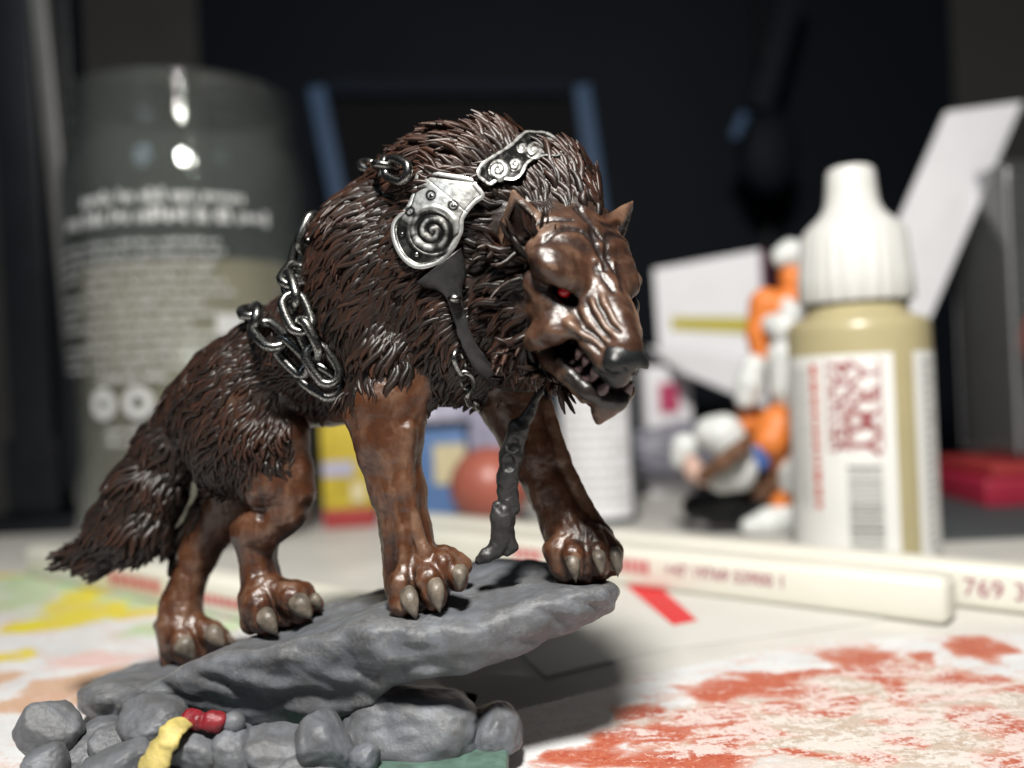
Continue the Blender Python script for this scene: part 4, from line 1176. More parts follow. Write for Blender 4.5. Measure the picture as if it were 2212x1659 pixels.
def paper_mat():
    m, nt, b = node_mat("paint_smeared_paper")
    tcp = N(nt, "ShaderNodeTexCoord"); mpp = N(nt, "ShaderNodeMapping"); nt.links.new(tcp.outputs["Object"], mpp.inputs[0]); mpp.inputs["Scale"].default_value = (0.55, 1.3, 1.0); mpp.inputs["Rotation"].default_value = (0, 0, 0.25)
    nf = tex_noise(nt, 2.8, 8, 0.70, mpp.outputs[0], 0.8); nd = tex_noise(nt, 14.0, 8, 0.78); nb = tex_noise(nt, 0.8, 4, 0.6)
    c = ramp(nt, nb, [(0.35, (0.60, 0.62, 0.64)), (0.65, (0.73, 0.74, 0.75))])
    def layer(c, attr, col, col2, lo, hi, amount, rough=0.8):
        a = N(nt, "ShaderNodeAttribute", attribute_name=attr).outputs["Fac"]
        s1 = N(nt, "ShaderNodeMath", operation='MULTIPLY_ADD'); nt.links.new(nf, s1.inputs[0]); s1.inputs[1].default_value = rough; s1.inputs[2].default_value = -0.5 * rough
        s2 = N(nt, "ShaderNodeMath", operation='MULTIPLY_ADD'); nt.links.new(nd, s2.inputs[0]); s2.inputs[1].default_value = 1.1; s2.inputs[2].default_value = -0.55
        s3 = N(nt, "ShaderNodeMath", operation='ADD'); nt.links.new(s1.outputs[0], s3.inputs[0]); nt.links.new(s2.outputs[0], s3.inputs[1])
        s4 = N(nt, "ShaderNodeMath", operation='ADD'); nt.links.new(s3.outputs[0], s4.inputs[0]); nt.links.new(a, s4.inputs[1])
        f = ramp(nt, s4.outputs[0], [(lo, (0, 0, 0)), (hi, (amount,) * 3)])
        pc = ramp(nt, nd, [(0.35, col), (0.7, col2)])
        return mix(nt, f, c, pc)
    c = layer(c, "pale_green", (0.36, 0.56, 0.27), (0.50, 0.66, 0.40), 0.08, 0.5, 0.85)
    c = layer(c, "pink", (0.72, 0.40, 0.37), (0.75, 0.55, 0.5), 0.1, 0.6, 0.7)
    c = layer(c, "brown", (0.50, 0.27, 0.13), (0.62, 0.40, 0.25), 0.14, 0.5, 0.85)
    c = layer(c, "yellow", (0.68, 0.58, 0.01), (0.76, 0.68, 0.06), 0.16, 0.42, 1.0)
    c = layer(c, "tan", (0.36, 0.26, 0.18), (0.60, 0.46, 0.36), 0.02, 0.5, 0.85)
    c = layer(c, "red", (0.58, 0.26, 0.18), (0.66, 0.42, 0.34), -0.12, 0.35, 0.75, 1.3)
    c = layer(c, "red", (0.36, 0.045, 0.018), (0.56, 0.18, 0.10), 0.06, 0.60, 1.0, 1.5)
    c = layer(c, "speck", (0.72, 0.70, 0.67), (0.78, 0.76, 0.74), 0.52, 0.66, 0.7, 1.4)
    nt.links.new(c, b.inputs["Base Color"])
    b.inputs["Roughness"].default_value = 0.38
    bump(nt, b, nd, 0.7, 0.04)
    return m
edge_pts = [G(-700, 1238), G(60, 1246), G(560, 1330), G(900, 1440), G(1040, 1560), G(1100, 1544), G(1300, 1494), G(1500, 1446), G(1640, 1418), G(1790, 1394), G(2000, 1384), G(2500, 1366)]
poly = np.array([(p[0], p[1]) for p in edge_pts] + [(9.0, 3.5), (-9.0, 3.5)])
xs = np.arange(poly[:, 0].min(), poly[:, 0].max() + 0.05, 0.06); ys = np.arange(3.5, poly[:, 1].max() + 0.05, 0.06)
px_, py_ = np.meshgrid(xs, ys, indexing='ij')
sdp = poly_sd(px_, py_, poly)
P = np.stack([px_.ravel(), py_.ravel(), np.zeros(px_.size)], 1)
zz = 0.03 + 0.035 * (1 + fbm(P * 0.35, 2)) * np.clip((2.5 + sdp.ravel()) / 2.5, 0, 1) ** 2
zz = np.where(np.hypot((P[:, 0] + 2) / 1.1, P[:, 1] - 10.55) < 3.3, np.minimum(zz, 0.03), zz) * 1.0
P[:, 2] = np.minimum(zz, 0.09)
keep = sdp.ravel() < 0.05
idx = np.full(px_.size, -1); idx[keep] = np.arange(keep.sum()); idx = idx.reshape(px_.shape)
Fq = np.stack([idx[:-1, :-1], idx[1:, :-1], idx[1:, 1:], idx[:-1, 1:]], -1).reshape(-1, 4); Fq = Fq[(Fq >= 0).all(1)]
PK = P[keep]; flat = PK * np.array([1, 1, 0])
sheet = mesh_obj("paint_paper", PK, Fq, paper_mat(), None, attrs={"red": paper_field(flat, RED_B), "tan": paper_field(flat, TAN_B), "yellow": paper_field(flat, YEL_B), "pale_green": paper_field(flat, GRN_B),
        "pink": paper_field(flat, PNK_B), "brown": paper_field(flat, BRN_B), "speck": 0.40 + 0.22 * np.clip(paper_field(flat, TAN_B) * 1.5, 0, 1)})
tag(sheet, "white paper smeared with red, yellow and green paint under the rock base", "paper")
# plain cream sheet behind it, with a printed red bar
M_CREAM = simple_mat("cream_card", (0.57, 0.565, 0.53), 0.5, 0, 0.03, 0.6)
M_REDP = simple_mat("red_print", (0.60, 0.025, 0.03), 0.5, 0, 0.08, 3.0)
def ground_sheet(name, px, z, th, mat, parent=None):
    b_ = [G(x, y, z) for x, y in px]; n_ = len(b_)
    v = [tuple(p) for p in b_] + [(p[0], p[1], z - th) for p in b_]
    f = [tuple(range(n_)), tuple(range(2 * n_ - 1, n_ - 1, -1))] + [((i + 1) % n_, i, n_ + i, n_ + (i + 1) % n_) for i in range(n_)]
    o_ = mesh_obj(name, v, f, mat, parent, False)
    bm_ = bmesh.new(); bm_.from_mesh(o_.data); bmesh.ops.recalc_face_normals(bm_, faces=bm_.faces); bm_.to_mesh(o_.data); bm_.free()
    return o_
card = tag(ground_sheet("paper_sheet", [(1010, 1300), (1180, 1462), (1300, 1432), (1450, 1398), (1640, 1376), (1900, 1340), (2000, 1300), (1300, 1200)], 0.022, 0.016, M_CREAM), "cream card with a red printed bar lying behind the smeared paper", "card")
ground_sheet("red_bar", [(1349, 1262), (1420, 1262), (1507, 1340), (1454, 1350)], 0.030, 0.004, M_REDP, card)
M_SPECK = simple_mat("dark_speck", (0.12, 0.12, 0.12), 0.6)

# --- lettering
def text_mesh(name, body_, size, mat, place, parent, bold=0.0):
    """flat letters; place(u, v) maps text coordinates to the surface"""
    cu = bpy.data.curves.new(name, 'FONT'); cu.body = body_; cu.size = size; cu.offset = bold; cu.resolution_u = 3
    to = bpy.data.objects.new(name, cu); COL.objects.link(to)
    dg = bpy.context.evaluated_depsgraph_get(); dg.update()
    me = bpy.data.meshes.new_from_object(to.evaluated_get(dg))
    v = [np.array(p.co) for p in me.vertices]; f = [list(q.vertices) for q in me.polygons]
    bpy.data.objects.remove(to); bpy.data.curves.remove(cu); bpy.data.meshes.remove(me)
    o_ = mesh_obj(name, [place(p[0], p[1]) for p in v], f, mat, parent, False); o_["kind"] = "stuff"
    return o_
def patch(name, quads, place, mat, parent, sub=1, subv=1):
    """flat printed rectangles (u0, v0, u1, v1) on a surface"""
    v, f = [], []
    for (u0, v0, u1, v1) in quads:
        for i in range(sub):
            a, b_ = u0 + (u1 - u0) * i / sub, u0 + (u1 - u0) * (i + 1) / sub
            for j in range(subv):
                c_, d_ = v0 + (v1 - v0) * j / subv, v0 + (v1 - v0) * (j + 1) / subv
                k = len(v)
                v += [place(a, c_), place(b_, c_), place(b_, d_), place(a, d_)]
                f.append((k, k + 1, k + 2, k + 3))
    o_ = mesh_obj(name, v, f, mat, parent, False)
    if len(quads) > 1: o_["kind"] = "stuff"
    return o_

# --- two white plastic rods
M_ROD = simple_mat("ivory_plastic", (0.66, 0.65, 0.575), 0.35, 0, 0.03, 0.8)
M_RODT = simple_mat("faded_red_print", (0.55, 0.16, 0.16), 0.5); M_RODP = simple_mat("plum_print", (0.34, 0.12, 0.16), 0.5)
def rod(a, b, half, label):
    a, b = np.array(a), np.array(b); L = np.linalg.norm(b - a); t = unit(b - a)
    n_ = np.array([t[1], -t[0], 0]);  n_ = n_ if n_[1] < 0 else -n_
    r = empty("plastic_rod", tuple((a + b) / 2)); tag(r, label, "rod", "white plastic rods")
    v, f = box_mesh((a + b) / 2 + np.array([0, 0, half]), (L / 2, half, half), (t, -n_, (0, 0, 1)), half * 0.42)
    o_ = mesh_obj("bar", v, f, M_ROD, r)
    def place(u, w_): return a + t * u + n_ * (half + 0.012) + np.array([0, 0, half + w_])
    return r, place, L, t, a, n_
def rod_u(a, t, n_, half, x):
    """distance along the rod's near face seen at picture column x"""
    lo, hi = 0.0, 30.0
    for _ in range(50):
        m_ = (lo + hi) / 2; p = a + t * m_ + n_ * half - EYE
        xx = CX + FPX * (p @ R_) / p[1]
        lo, hi = (m_, hi) if xx < x else (lo, m_)
    return lo
A1, B1 = G(900, 1204), G(2060, 1346); A1[2] = B1[2] = 0.0
r1, pl1, L1, t1, a1, n1 = rod(A1, B1, 0.37, "white plastic rod printed with a plum number, its blunt end at the right")
A3, B3 = G(88, 1243), G(830, 1396); A3[2] = B3[2] = 0.0
r3, pl3, L3, t3, a3, n3 = rod(A3, B3, 0.37, "white plastic rod with faded red print lying behind the wolf's tail and hind legs")
def words(x0, x1, n_, v0, v1, r, pl, a, t, nn, mat):
    u0, u1 = rod_u(a, t, nn, 0.37, x0), rod_u(a, t, nn, 0.37, x1); w_ = (u1 - u0) / n_
    patch("print", [(u0 + i * w_, v0, u0 + (i + 0.80) * w_, v1) for i in range(n_)], pl, mat, r)
words(238, 352, 6, -0.10, 0.17, r3, pl3, a3, t3, n3, M_RODT)
words(440, 545, 7, -0.10, 0.08, r3, pl3, a3, t3, n3, M_RODT)
words(1110, 1175, 4, -0.02, 0.2, r1, pl1, a1, t1, n1, M_RODT)
words(1330, 1408, 5, -0.06, 0.2, r1, pl1, a1, t1, n1, M_RODT)
u0 = rod_u(a1, t1, n1, 0.37, 1438); u1 = rod_u(a1, t1, n1, 0.37, 1715)
text_mesh("print", "+47 19769 53900 1", (u1 - u0) / 8.3, M_RODP, lambda u, v: pl1(u0 + u, v - 0.02), r1, 0.006)
A2, B2 = G(905, 1170), G(2350, 1336); A2[2] = B2[2] = 0
r2, pl2, L2, t2, a2, n2 = rod(A2, B2, 0.37, "farther white plastic rod running out of frame at the right below the bottle")
u2 = rod_u(a2, t2, n2, 0.37, 2082)
text_mesh("print", "769 3", 0.40, M_RODP, lambda u, v: pl2(u2 + u * 1.02, v - 0.12), r2, 0.0)

# --- dropper paint bottle
M_CAP = simple_mat("white_cap_plastic", (0.60, 0.60, 0.58), 0.4, 0, 0.02, 2.0)
M_PAINTB = simple_mat("ochre_paint_bottle", (0.40, 0.35, 0.20), 0.3, 0, 0.05, 1.0)
M_LABEL = simple_mat("white_label", (0.74, 0.74, 0.72), 0.45, 0, 0.02, 2.0)
M_DKRED = simple_mat("dark_red_print", (0.26, 0.045, 0.05), 0.5); M_REDT = simple_mat("red_small_print", (0.52, 0.12, 0.09), 0.5)
M_GREYP = simple_mat("grey_print", (0.22, 0.22, 0.21), 0.5); M_LGREYP = simple_mat("pale_grey_print", (0.45, 0.45, 0.44), 0.5)
BC = W(1873, 1190, 19.3); BC[2] = 0.0
bottle = tag(empty("paint_bottle", tuple(BC)), "white capped dropper bottle of ochre paint with a red and white label", "paint bottle")
Rb = 1.47
lathe("bottle_body", [(1.35, 0.03), (1.44, 0.08), (Rb, 0.25), (Rb, 4.78), (1.45, 4.93), (1.38, 5.03), (1.2, 5.09), (1.06, 5.15), (1.04, 5.6)], BC, M_PAINTB, bottle, 72)
prof = []
seg = 96; vs, fs = [], []
rings = [(1.20, 5.42), (1.24, 5.48), (1.22, 6.0), (1.13, 6.88), (1.07, 7.02), (0.95, 7.14), (0.78, 7.28), (0.66, 7.42), (0.59, 7.6), (0.555, 7.9), (0.525, 8.25), (0.48, 8.33), (0.40, 8.37), (0.0001, 8.38)]
for (r, z) in rings:
    for j in range(seg):
        a = 2 * math.pi * j / seg
        rr = r * 0.95 * (1 + (0.028 * math.cos(a * 24) if 5.45 < z < 6.95 else 0))
        vs.append((BC[0] + rr * math.cos(a), BC[1] + rr * math.sin(a), z))
fs = [(k * seg + j, k * seg + (j + 1) % seg, (k + 1) * seg + (j + 1) % seg, (k + 1) * seg + j) for k in range(len(rings) - 1) for j in range(seg)]
mesh_obj("cap", vs, fs, M_CAP, bottle)
BA = math.atan2(-BC[0], BC[1])                # the side of the bottle that faces the lens
def cyl(phi, z, lift=0.0):                    # phi from that side, positive to the right
    a = -math.pi / 2 + BA * -1 * -1 + phi
    return (BC[0] + (Rb + lift) * math.cos(a), BC[1] + (Rb + lift) * math.sin(a), z)
def label(name, p0, p1, z0, z1):
    n_ = 40
    v = [cyl(p0 + (p1 - p0) * i / n_, z, 0.012) for i in range(n_ + 1) for z in (z0, z1)]
    return mesh_obj(name, v, [(2 * i, 2 * i + 2, 2 * i + 3, 2 * i + 1) for i in range(n_)], M_LABEL, bottle)
rad = math.radians
lb1 = label("label", rad(-118), rad(26), 0.12, 4.30); lb2 = label("label", rad(44), rad(112), 0.12, 4.30)
# print runs down the label: u = downwards from the top edge, v = to the right
def lab(u, v, lift=0.02): return cyl(v / Rb, 4.25 - u, lift)
def vert_text(txt, size, u0_, v0_, mat, bold, stretch=1.0): return text_mesh("print", txt, size, mat, lambda u, v: lab(u0_ + u * stretch, v0_ + v), lb1, bold)
vert_text("ARMY", 0.66, 0.10, -0.13, M_DKRED, 0.02, 1.10)
vert_text("PAINTER", 0.46, 0.10, -0.55, M_DKRED, 0.02, 1.02)
patch("print", [(0.06, -0.20, 1.95, -0.165), (0.06, 0.36, 1.95, 0.40), (0.06, -0.66, 1.95, -0.62)], lambda u, v: lab(u, v), M_DKRED, lb1, 1)
rg = np.random.default_rng(5); q = []; u_ = 0.12
while u_ < 3.1:
    w_ = rg.uniform(0.10, 0.32); q.append((u_, -1.02, u_ + w_, -0.86)); u_ += w_ + 0.06
patch("print", q, lambda u, v: lab(u, v), M_REDT, lb1, 1, 2)
q = []
for v0_ in (-1.62, -1.50, -1.38, -1.26, -1.16):
    u_ = 0.2
    while u_ < 3.0:
        w_ = rg.uniform(0.08, 0.3); q.append((u_, v0_, u_ + w_, v0_ + 0.06)); u_ += w_ + 0.05
patch("print", q, lambda u, v: lab(u, v), M_LGREYP, lb1)
q, u_ = [], 2.22
while u_ < 3.9:
    w_ = rg.choice([0.02, 0.03, 0.05, 0.07]); q.append((u_, -0.30, u_ + w_, 0.36)); u_ += w_ + rg.choice([0.02, 0.03, 0.05])
patch("barcode", q, lambda u, v: lab(u, v), M_GREYP, lb1, 1, 8)
q = []
for i in range(22):
    q.append((0.12 + i * 0.18, 1.36, 0.22 + i * 0.18, 1.36 + rg.uniform(0.25, 0.5)))
patch("print", q, lambda u, v: lab(u, v), M_LGREYP, lb2, 1, 5)

# --- glass water jar
def glass_mat(name, tint, haze, rough=0.05):
    m, nt, b = node_mat(name)
    out = nt.nodes["Material Output"]
    tr = N(nt, "ShaderNodeBsdfTransparent"); tr.inputs[0].default_value = (*tint, 1)
    gl = N(nt, "ShaderNodeBsdfGlossy"); gl.inputs["Roughness"].default_value = rough
    df = N(nt, "ShaderNodeBsdfDiffuse"); df.inputs[0].default_value = (0.38, 0.40, 0.38, 1)
    lw = N(nt, "ShaderNodeLayerWeight"); pw = N(nt, "ShaderNodeMath", operation='POWER'); nt.links.new(lw.outputs["Facing"], pw.inputs[0]); pw.inputs[1].default_value = 3.0
    fr = N(nt, "ShaderNodeMath", operation='MULTIPLY_ADD'); nt.links.new(pw.outputs[0], fr.inputs[0]); fr.inputs[1].default_value = 0.9; fr.inputs[2].default_value = 0.045
    m1 = N(nt, "ShaderNodeMixShader"); m1.inputs[0].default_value = haze
    nt.links.new(tr.outputs[0], m1.inputs[1]); nt.links.new(df.outputs[0], m1.inputs[2])
    m2 = N(nt, "ShaderNodeMixShader"); nt.links.new(fr.outputs[0], m2.inputs[0]); nt.links.new(m1.outputs[0], m2.inputs[1]); nt.links.new(gl.outputs[0], m2.inputs[2])
    nt.links.new(m2.outputs[0], out.inputs["Surface"])
    return m
M_GLASS = glass_mat("jar_glass", (0.90, 0.935, 0.92), 0.05)
M_WATER = simple_mat("murky_rinse_water", (0.27, 0.218, 0.162), 0.35, 0, 0.12, 0.35)
M_PRINT = simple_mat("white_jar_print", (0.46, 0.47, 0.47), 0.5)
JC = W(440, 1150, 26.4); JC[2] = 0
jar = tag(empty("glass_jar", tuple(JC)), "tall glass jar of murky rinse water printed with white lines of text", "jar")
JR = 3.45
lathe("glass", [(3.2, 0.03), (3.4, 0.12), (JR, 0.4), (JR, 9.7), (3.43, 10.2), (3.36, 10.7), (3.24, 11.1), (3.13, 11.3), (3.10, 11.45), (3.19, 11.55), (3.19, 11.68), (3.10, 11.78), (3.10, 12.0), (3.19, 12.1), (3.19, 12.22), (3.10, 12.32), (3.10, 12.5), (3.2, 12.6), (3.19, 12.74), (3.08, 12.8),
   (2.96, 12.74), (2.94, 11.4), (3.15, 10.9), (3.26, 10.0), (3.26, 0.4), (0.001, 0.3)], JC, M_GLASS, jar, 96)
lathe("water", [(3.0, 0.36), (3.24, 0.45), (3.24, 7.7), (0.001, 7.72)], JC, M_WATER, jar, 72)
JA = math.atan2(-JC[0], JC[1])
def jcyl(u, z, lift=0.02):
    a = -math.pi / 2 + JA + u / JR
    return (JC[0] + (JR + lift) * math.cos(a), JC[1] + (JR + lift) * math.sin(a), z)
rg = np.random.default_rng(8); q = []
def jline(z, ua, ub, hh, wl):
    u_ = ua
    while u_ < ub:
        for _ in range(rg.integers(2, 8)):
            w_ = rg.uniform(0.5, 1.0) * wl; q.append((u_, z + rg.choice([0, 0, 0.2]) * hh, u_ + w_, z + rg.choice([0.7, 0.7, 1.0]) * hh)); u_ += w_ + 0.3 * wl
        u_ += 0.9 * wl
jline(9.15, -3.0, 0.6, 0.34, 0.16); jline(8.62, -3.9, 2.0, 0.40, 0.18)
for k in range(13):
    jline(8.05 - k * 0.27, -2.95, rg.uniform(-0.3, 0.9), 0.13, 0.07)
    if k % 5 != 4: jline(8.05 - k * 0.27, -4.6, rg.uniform(-3.5, -3.15), 0.12, 0.06)
jline(4.5, -2.7, -0.8, 0.18, 0.10); jline(3.15, -2.5, -1.3, 0.18, 0.09); jline(2.85, -2.5, -1.4, 0.18, 0.09)
patch("print", q, jcyl, M_PRINT, jar, 2)
patch("white_square", [(0.55, 5.6, 1.3, 6.2)], jcyl, M_PRINT, jar, 6)
def disc_print(name, u0_, z0_, r, hole):
    n_ = 32; v, f = [], []
    for i in range(n_):
        a = 2 * math.pi * i / n_
        v.append(jcyl(u0_ + r * math.cos(a), z0_ + r * math.sin(a))); v.append(jcyl(u0_ + hole * math.cos(a), z0_ + hole * math.sin(a)))
    f = [(2 * i, 2 * ((i + 1) % n_), 2 * ((i + 1) % n_) + 1, 2 * i + 1) for i in range(n_)]
    mesh_obj(name, v, f, M_PRINT, jar, False)
disc_print("round_mark", -2.55, 3.95, 0.42, 0.14); disc_print("round_mark", -1.5, 3.95, 0.42, 0.17)

# --- black stand at the left edge
M_BLACK = simple_mat("black_plastic", (0.006, 0.007, 0.009), 0.4, 0, 0.2, 1.0, 0, 0.25)
M_DGREY = simple_mat("dark_grey_metal", (0.10, 0.10, 0.10), 0.4, 0.2, 0.1, 1.0)
stand = tag(empty("lamp_stand", tuple(G(90, 1150))), "black lamp stand with a square foot at the left edge", "stand")
d0 = 28.5
def bar(name, x0, y0, x1, y1, w_, d, mat, parent, th=0.5):
    hw = w_ / 2 * d / FPX
    p, q_ = W(x0, y0, d), W(x1, y1, d); t = unit(q_ - p); s_ = unit(np.cross(t, Y_)); L_ = np.linalg.norm(q_ - p)
    return box(name, (p + q_) / 2, (L_ / 2, hw, th), mat, parent, (t, s_, np.cross(t, s_)), 0.05)
bar("pole", 20, -250, 90, 1000, 90, d0, M_BLACK, stand); bar("grey_rail", 62, -250, 165, 780, 34, d0 - 0.7, M_DGREY, stand, 0.2); bar("pole", 120, -250, 180, 1060, 60, d0 + 0.3, M_BLACK, stand)
fc = G(95, 1140); box("foot", (fc[0], fc[1], 0.25), (1.7, 1.4, 0.24), M_BLACK, stand, None, 0.08); box("joint", (fc[0] + 0.15, fc[1] - 0.2, 1.75), (0.85, 0.7, 1.25), M_BLACK, stand, None, 0.15)
# --- dark cabinet, framed screen and dark boxes behind
M_NAVY = simple_mat("navy_black_panel", (0.005, 0.0075, 0.012), 0.7, 0, 0.1, 0.2, 0, 0.15)
cab = tag(empty("black_cabinet", (2.0, 52.0, -40.0)), "large navy black cabinet filling the dark background behind the desk", "cabinet")
pA, pB = W(392, -400, 50), W(2055, -400, 50)
box("carcass", ((pA[0] + pB[0]) / 2, 54.0, 0.0), ((pB[0] - pA[0]) / 2, 3.0, 40.0), M_NAVY, cab, None, 0.1)
box("door_edge", (pA[0] + 32.2, 50.6, 0.0), (0.25, 0.4, 39.0), M_BLACK, cab, None, 0.05)
M_BLUEF = simple_mat("blue_frame_and_glint", (0.038, 0.075, 0.145), 0.6, 0, 0.1, 0.6, 0, 0.3)
M_SCREEN = simple_mat("black_screen", (0.003, 0.003, 0.004), 0.7, 0, 0.1, 0.5, 0, 0.1)
scr = tag(empty("framed_screen", tuple(W(980, 700, 42))), "dark screen in a blue grey frame standing behind the wolf", "screen")
TL, TR, BR_, BL_ = W(688, 196, 44), W(1255, 192, 44), W(1335, 760, 44), W(800, 760, 44)
quad_prism("panel", [TL, TR, BR_, BL_], 0.3, M_SCREEN, scr)
def bar3(name, p, q_, hw, th, mat, parent):
    t = unit(q_ - p); s_ = unit(np.cross(t, Y_)); L_ = np.linalg.norm(q_ - p)
    return box(name, (p + q_) / 2 - Y_ * 0.3, (L_ / 2, hw, th), mat, parent, (t, s_, np.cross(t, s_)), 0.08)
bar3("frame_side", TL, BL_, 0.42, 0.4, M_BLUEF, scr); bar3("frame_side", TR, BR_, 0.40, 0.4, M_BLUEF, scr)
M_BLUED = simple_mat("dull_blue_frame", (0.008, 0.011, 0.018), 0.8, 0, 0.1, 0.6, 0, 0.1)
bar3("frame_top", TL + np.array([0.6, 0, 0]), TR - np.array([0.6, 0, 0]), 0.45, 0.35, M_BLUED, scr)
glint = tag(empty("prop", tuple(W(1640, 420, 46))), "black headset made up in the dark background to hold a painted pale blue glint", "prop")  # invented dark shape, added only to carry the bluish glint
ball("dark_lobe", W(1660, 330, 46), 1.0, M_NAVY, glint, 24, (1.6, 2.2, 1.0), CAMAX); bar("painted_glint", 1584, 300, 1608, 245, 20, 44.0, M_BLUEF, glint, 0.2); bar("dark_strip", 1640, 240, 1720, -60, 50, 46, M_NAVY, glint, 0.5)  # the small blue bar is a glint put into colour, on made-up dark pieces

# --- small things in the blur behind the wolf
def carton(name, label_, cat, x0, x1, ytop, d, depth, mat, turn=0.0):
    xm = (x0 + x1) / 2; hz = CY - ROLL * (xm - CX)
    c = W(xm, 1000, d); c[2] = 0; h_ = CAM_H - (ytop - hz) * d / FPX; hw = (x1 - x0) / 2 * d / FPX
    e_ = tag(empty(name, tuple(c)), label_, cat)
    return e_, c, hw, h_
M_YEL = simple_mat("yellow_card", (0.44, 0.34, 0.03), 0.45, 0, 0.2, 1.2); M_RED = simple_mat("red_card", (0.30, 0.03, 0.03), 0.5, 0, 0.1, 1.0); M_BLUE = simple_mat("blue_card", (0.08, 0.16, 0.34), 0.45, 0, 0.1, 1.0)
M_WHITE = simple_mat("white_card", (0.72, 0.72, 0.75), 0.5, 0, 0.03, 1.0); M_MAUVE = simple_mat("mauve_foil", (0.36, 0.35, 0.46), 0.35, 0, 0.25, 0.6); M_BEIGE = simple_mat("beige_card", (0.55, 0.48, 0.30), 0.5)
e_, c, hw, h_ = carton("yellow_packet", "yellow packet with a red foot standing between the wolf's legs", "packet", 692, 800, 866, 26.0, 0.8, M_YEL)
box("pack", c + np.array([0, 0.5, 0.55 + (h_ - 0.55) / 2]), (hw, 0.5, (h_ - 0.55) / 2), M_YEL, e_, zrot(0.1)); box("red_foot", c + np.array([0, 0.5, 0.28]), (hw + 0.02, 0.52, 0.27), M_RED, e_, zrot(0.1))
for (u, z, w_, hh, mt) in ((-0.2, 1.75, 0.45, 0.22, M_MAUVE), (0.35, 1.05, 0.2, 0.3, M_BEIGE)): box("printed_patch", c + np.array([u, -0.06, z]), (w_, 0.01, hh), mt, e_, zrot(0.1), 0)
e_, c, hw, h_ = carton("blue_box", "small blue box with a cream label beside the red ball", "box", 872, 1010, 925, 27.0, 0.8, M_BLUE)
box("carton", c + np.array([0, 0.6, h_ / 2]), (hw, 0.6, h_ / 2), M_BLUE, e_, zrot(-0.08)); box("cream_label", c + np.array([hw * 0.45, -0.07, h_ * 0.60]), (hw * 0.5, 0.012, h_ * 0.22), M_BEIGE, e_, zrot(-0.08), 0)
box("dark_lid", c + np.array([0, 0.6, h_ + 0.08]), (hw + 0.05, 0.65, 0.1), M_NAVY, e_, zrot(-0.08))
M_RBALL = simple_mat("red_rubber", (0.34, 0.10, 0.07), 0.38, 0, 0.12, 0.8)
rc = W(1058, 1040, 25.2); rc[2] = 1.13
rb = tag(ball("red_ball", rc, 1.13, M_RBALL, None, 48, (1.02, 1, 1)), "glossy orange red ball resting behind the wolf's front legs", "ball")
def crumple(name, x, y, d, rx, ry, rz, mat, label_, cat):
    p = ICO_V.copy(); p = p * (1 + 0.22 * np.abs(fbm(ICO_V * 1.7 + x, 3)) + 0.05 * fbm(ICO_V * 6, 2))[:, None]
    c = W(x, y, d); v = c + p * np.array([rx, rz, ry])
    v[:, 2] = np.maximum(v[:, 2], 0.02)
    return tag(mesh_obj(name, v, ICO_F, mat), label_, cat)
M_GBAG = simple_mat("grey_mauve_foil", (0.17, 0.17, 0.21), 0.45, 0, 0.3, 0.8)
crumple("foil_bag", 960, 960, 31.0, 2.3, 2.0, 1.2, M_MAUVE, "crumpled silver mauve bag lying behind the blue box", "bag")
crumple("foil_bag", 1480, 975, 29.5, 2.2, 0.9, 0.9, M_GBAG, "crumpled grey mauve bag lying below the white box", "bag")
# dark bottle with a white printed label
bc = W(1294, 1120, 25.3); bc[2] = 0
M_TEAL = simple_mat("dark_teal_glass", (0.05, 0.075, 0.085), 0.2, 0, 0.1, 1.0)
pot = tag(empty("labelled_bottle", tuple(bc)), "dark teal bottle with a white text label under the wolf's jaw", "bottle")
lathe("bottle_body", [(1.05, 0.03), (1.14, 0.12), (1.14, 5.2), (1.0, 5.6), (0.6, 5.9), (0.55, 6.4)], bc, M_TEAL, pot, 48); lathe("cap", [(0.62, 6.2), (0.62, 7.0), (0.5, 7.05)], bc, M_BLACK, pot, 40)
def pcyl(u, z, lift=0.015): a = -math.pi / 2 + math.atan2(-bc[0], bc[1]) + u / 1.14; return (bc[0] + (1.14 + lift) * math.cos(a), bc[1] + (1.14 + lift) * math.sin(a), z)
n_ = 24; v = [pcyl(-1.02 + 2.1 * i / n_, z) for i in range(n_ + 1) for z in (0.22, 4.9)]
plb = mesh_obj("label", v, [(2 * i, 2 * i + 2, 2 * i + 3, 2 * i + 1) for i in range(n_)], M_WHITE, pot)
q = []
for k in range(14):
    u_, ue = -0.8, rg.uniform(0.4, 0.85)
    while u_ < ue: w_ = rg.uniform(0.1, 0.35); q.append((u_, 0.6 + k * 0.27, min(u_ + w_, 0.9), 0.70 + k * 0.27)); u_ += w_ + 0.06
patch("print", q, lambda u, z: pcyl(u, z, 0.03), M_LGREYP, plb, 2)
# dark boxes and the white open carton on them
dk = tag(empty("dark_box", tuple(G(1500, 1075))), "low dark box under the white carton", "box")
c = W(1545, 1000, 31.0); box("body", (c[0], 32.6, 1.35), (2.9, 2.0, 1.33), M_NAVY, dk, zrot(0.05)); box("lid", (c[0], 32.6, 2.8), (3.0, 2.08, 0.14), M_BLACK, dk, zrot(0.05))
bx = tag(empty("white_carton", tuple(W(1530, 800, 31))), "open white carton with an olive yellow stripe behind the orange figure", "carton")
A_ = [W(1412, 582, 31), W(1640, 540, 30), W(1652, 792, 30), W(1424, 752, 31)]
quad_prism("front", A_, 0.12, M_WHITE, bx)
back = np.array([1.2, 2.6, 0.0])
quad_prism("side", [A_[1] + [0.07, 0, 0], A_[1] + back, A_[2] + back, A_[2] + [0.07, 0, 0]], 0.12, simple_mat("plum_card", (0.16, 0.05, 0.09), 0.5), bx)
nrm = unit(np.cross(A_[1] - A_[0], A_[3] - A_[0])); nrm = nrm if nrm[1] < 0 else -nrm
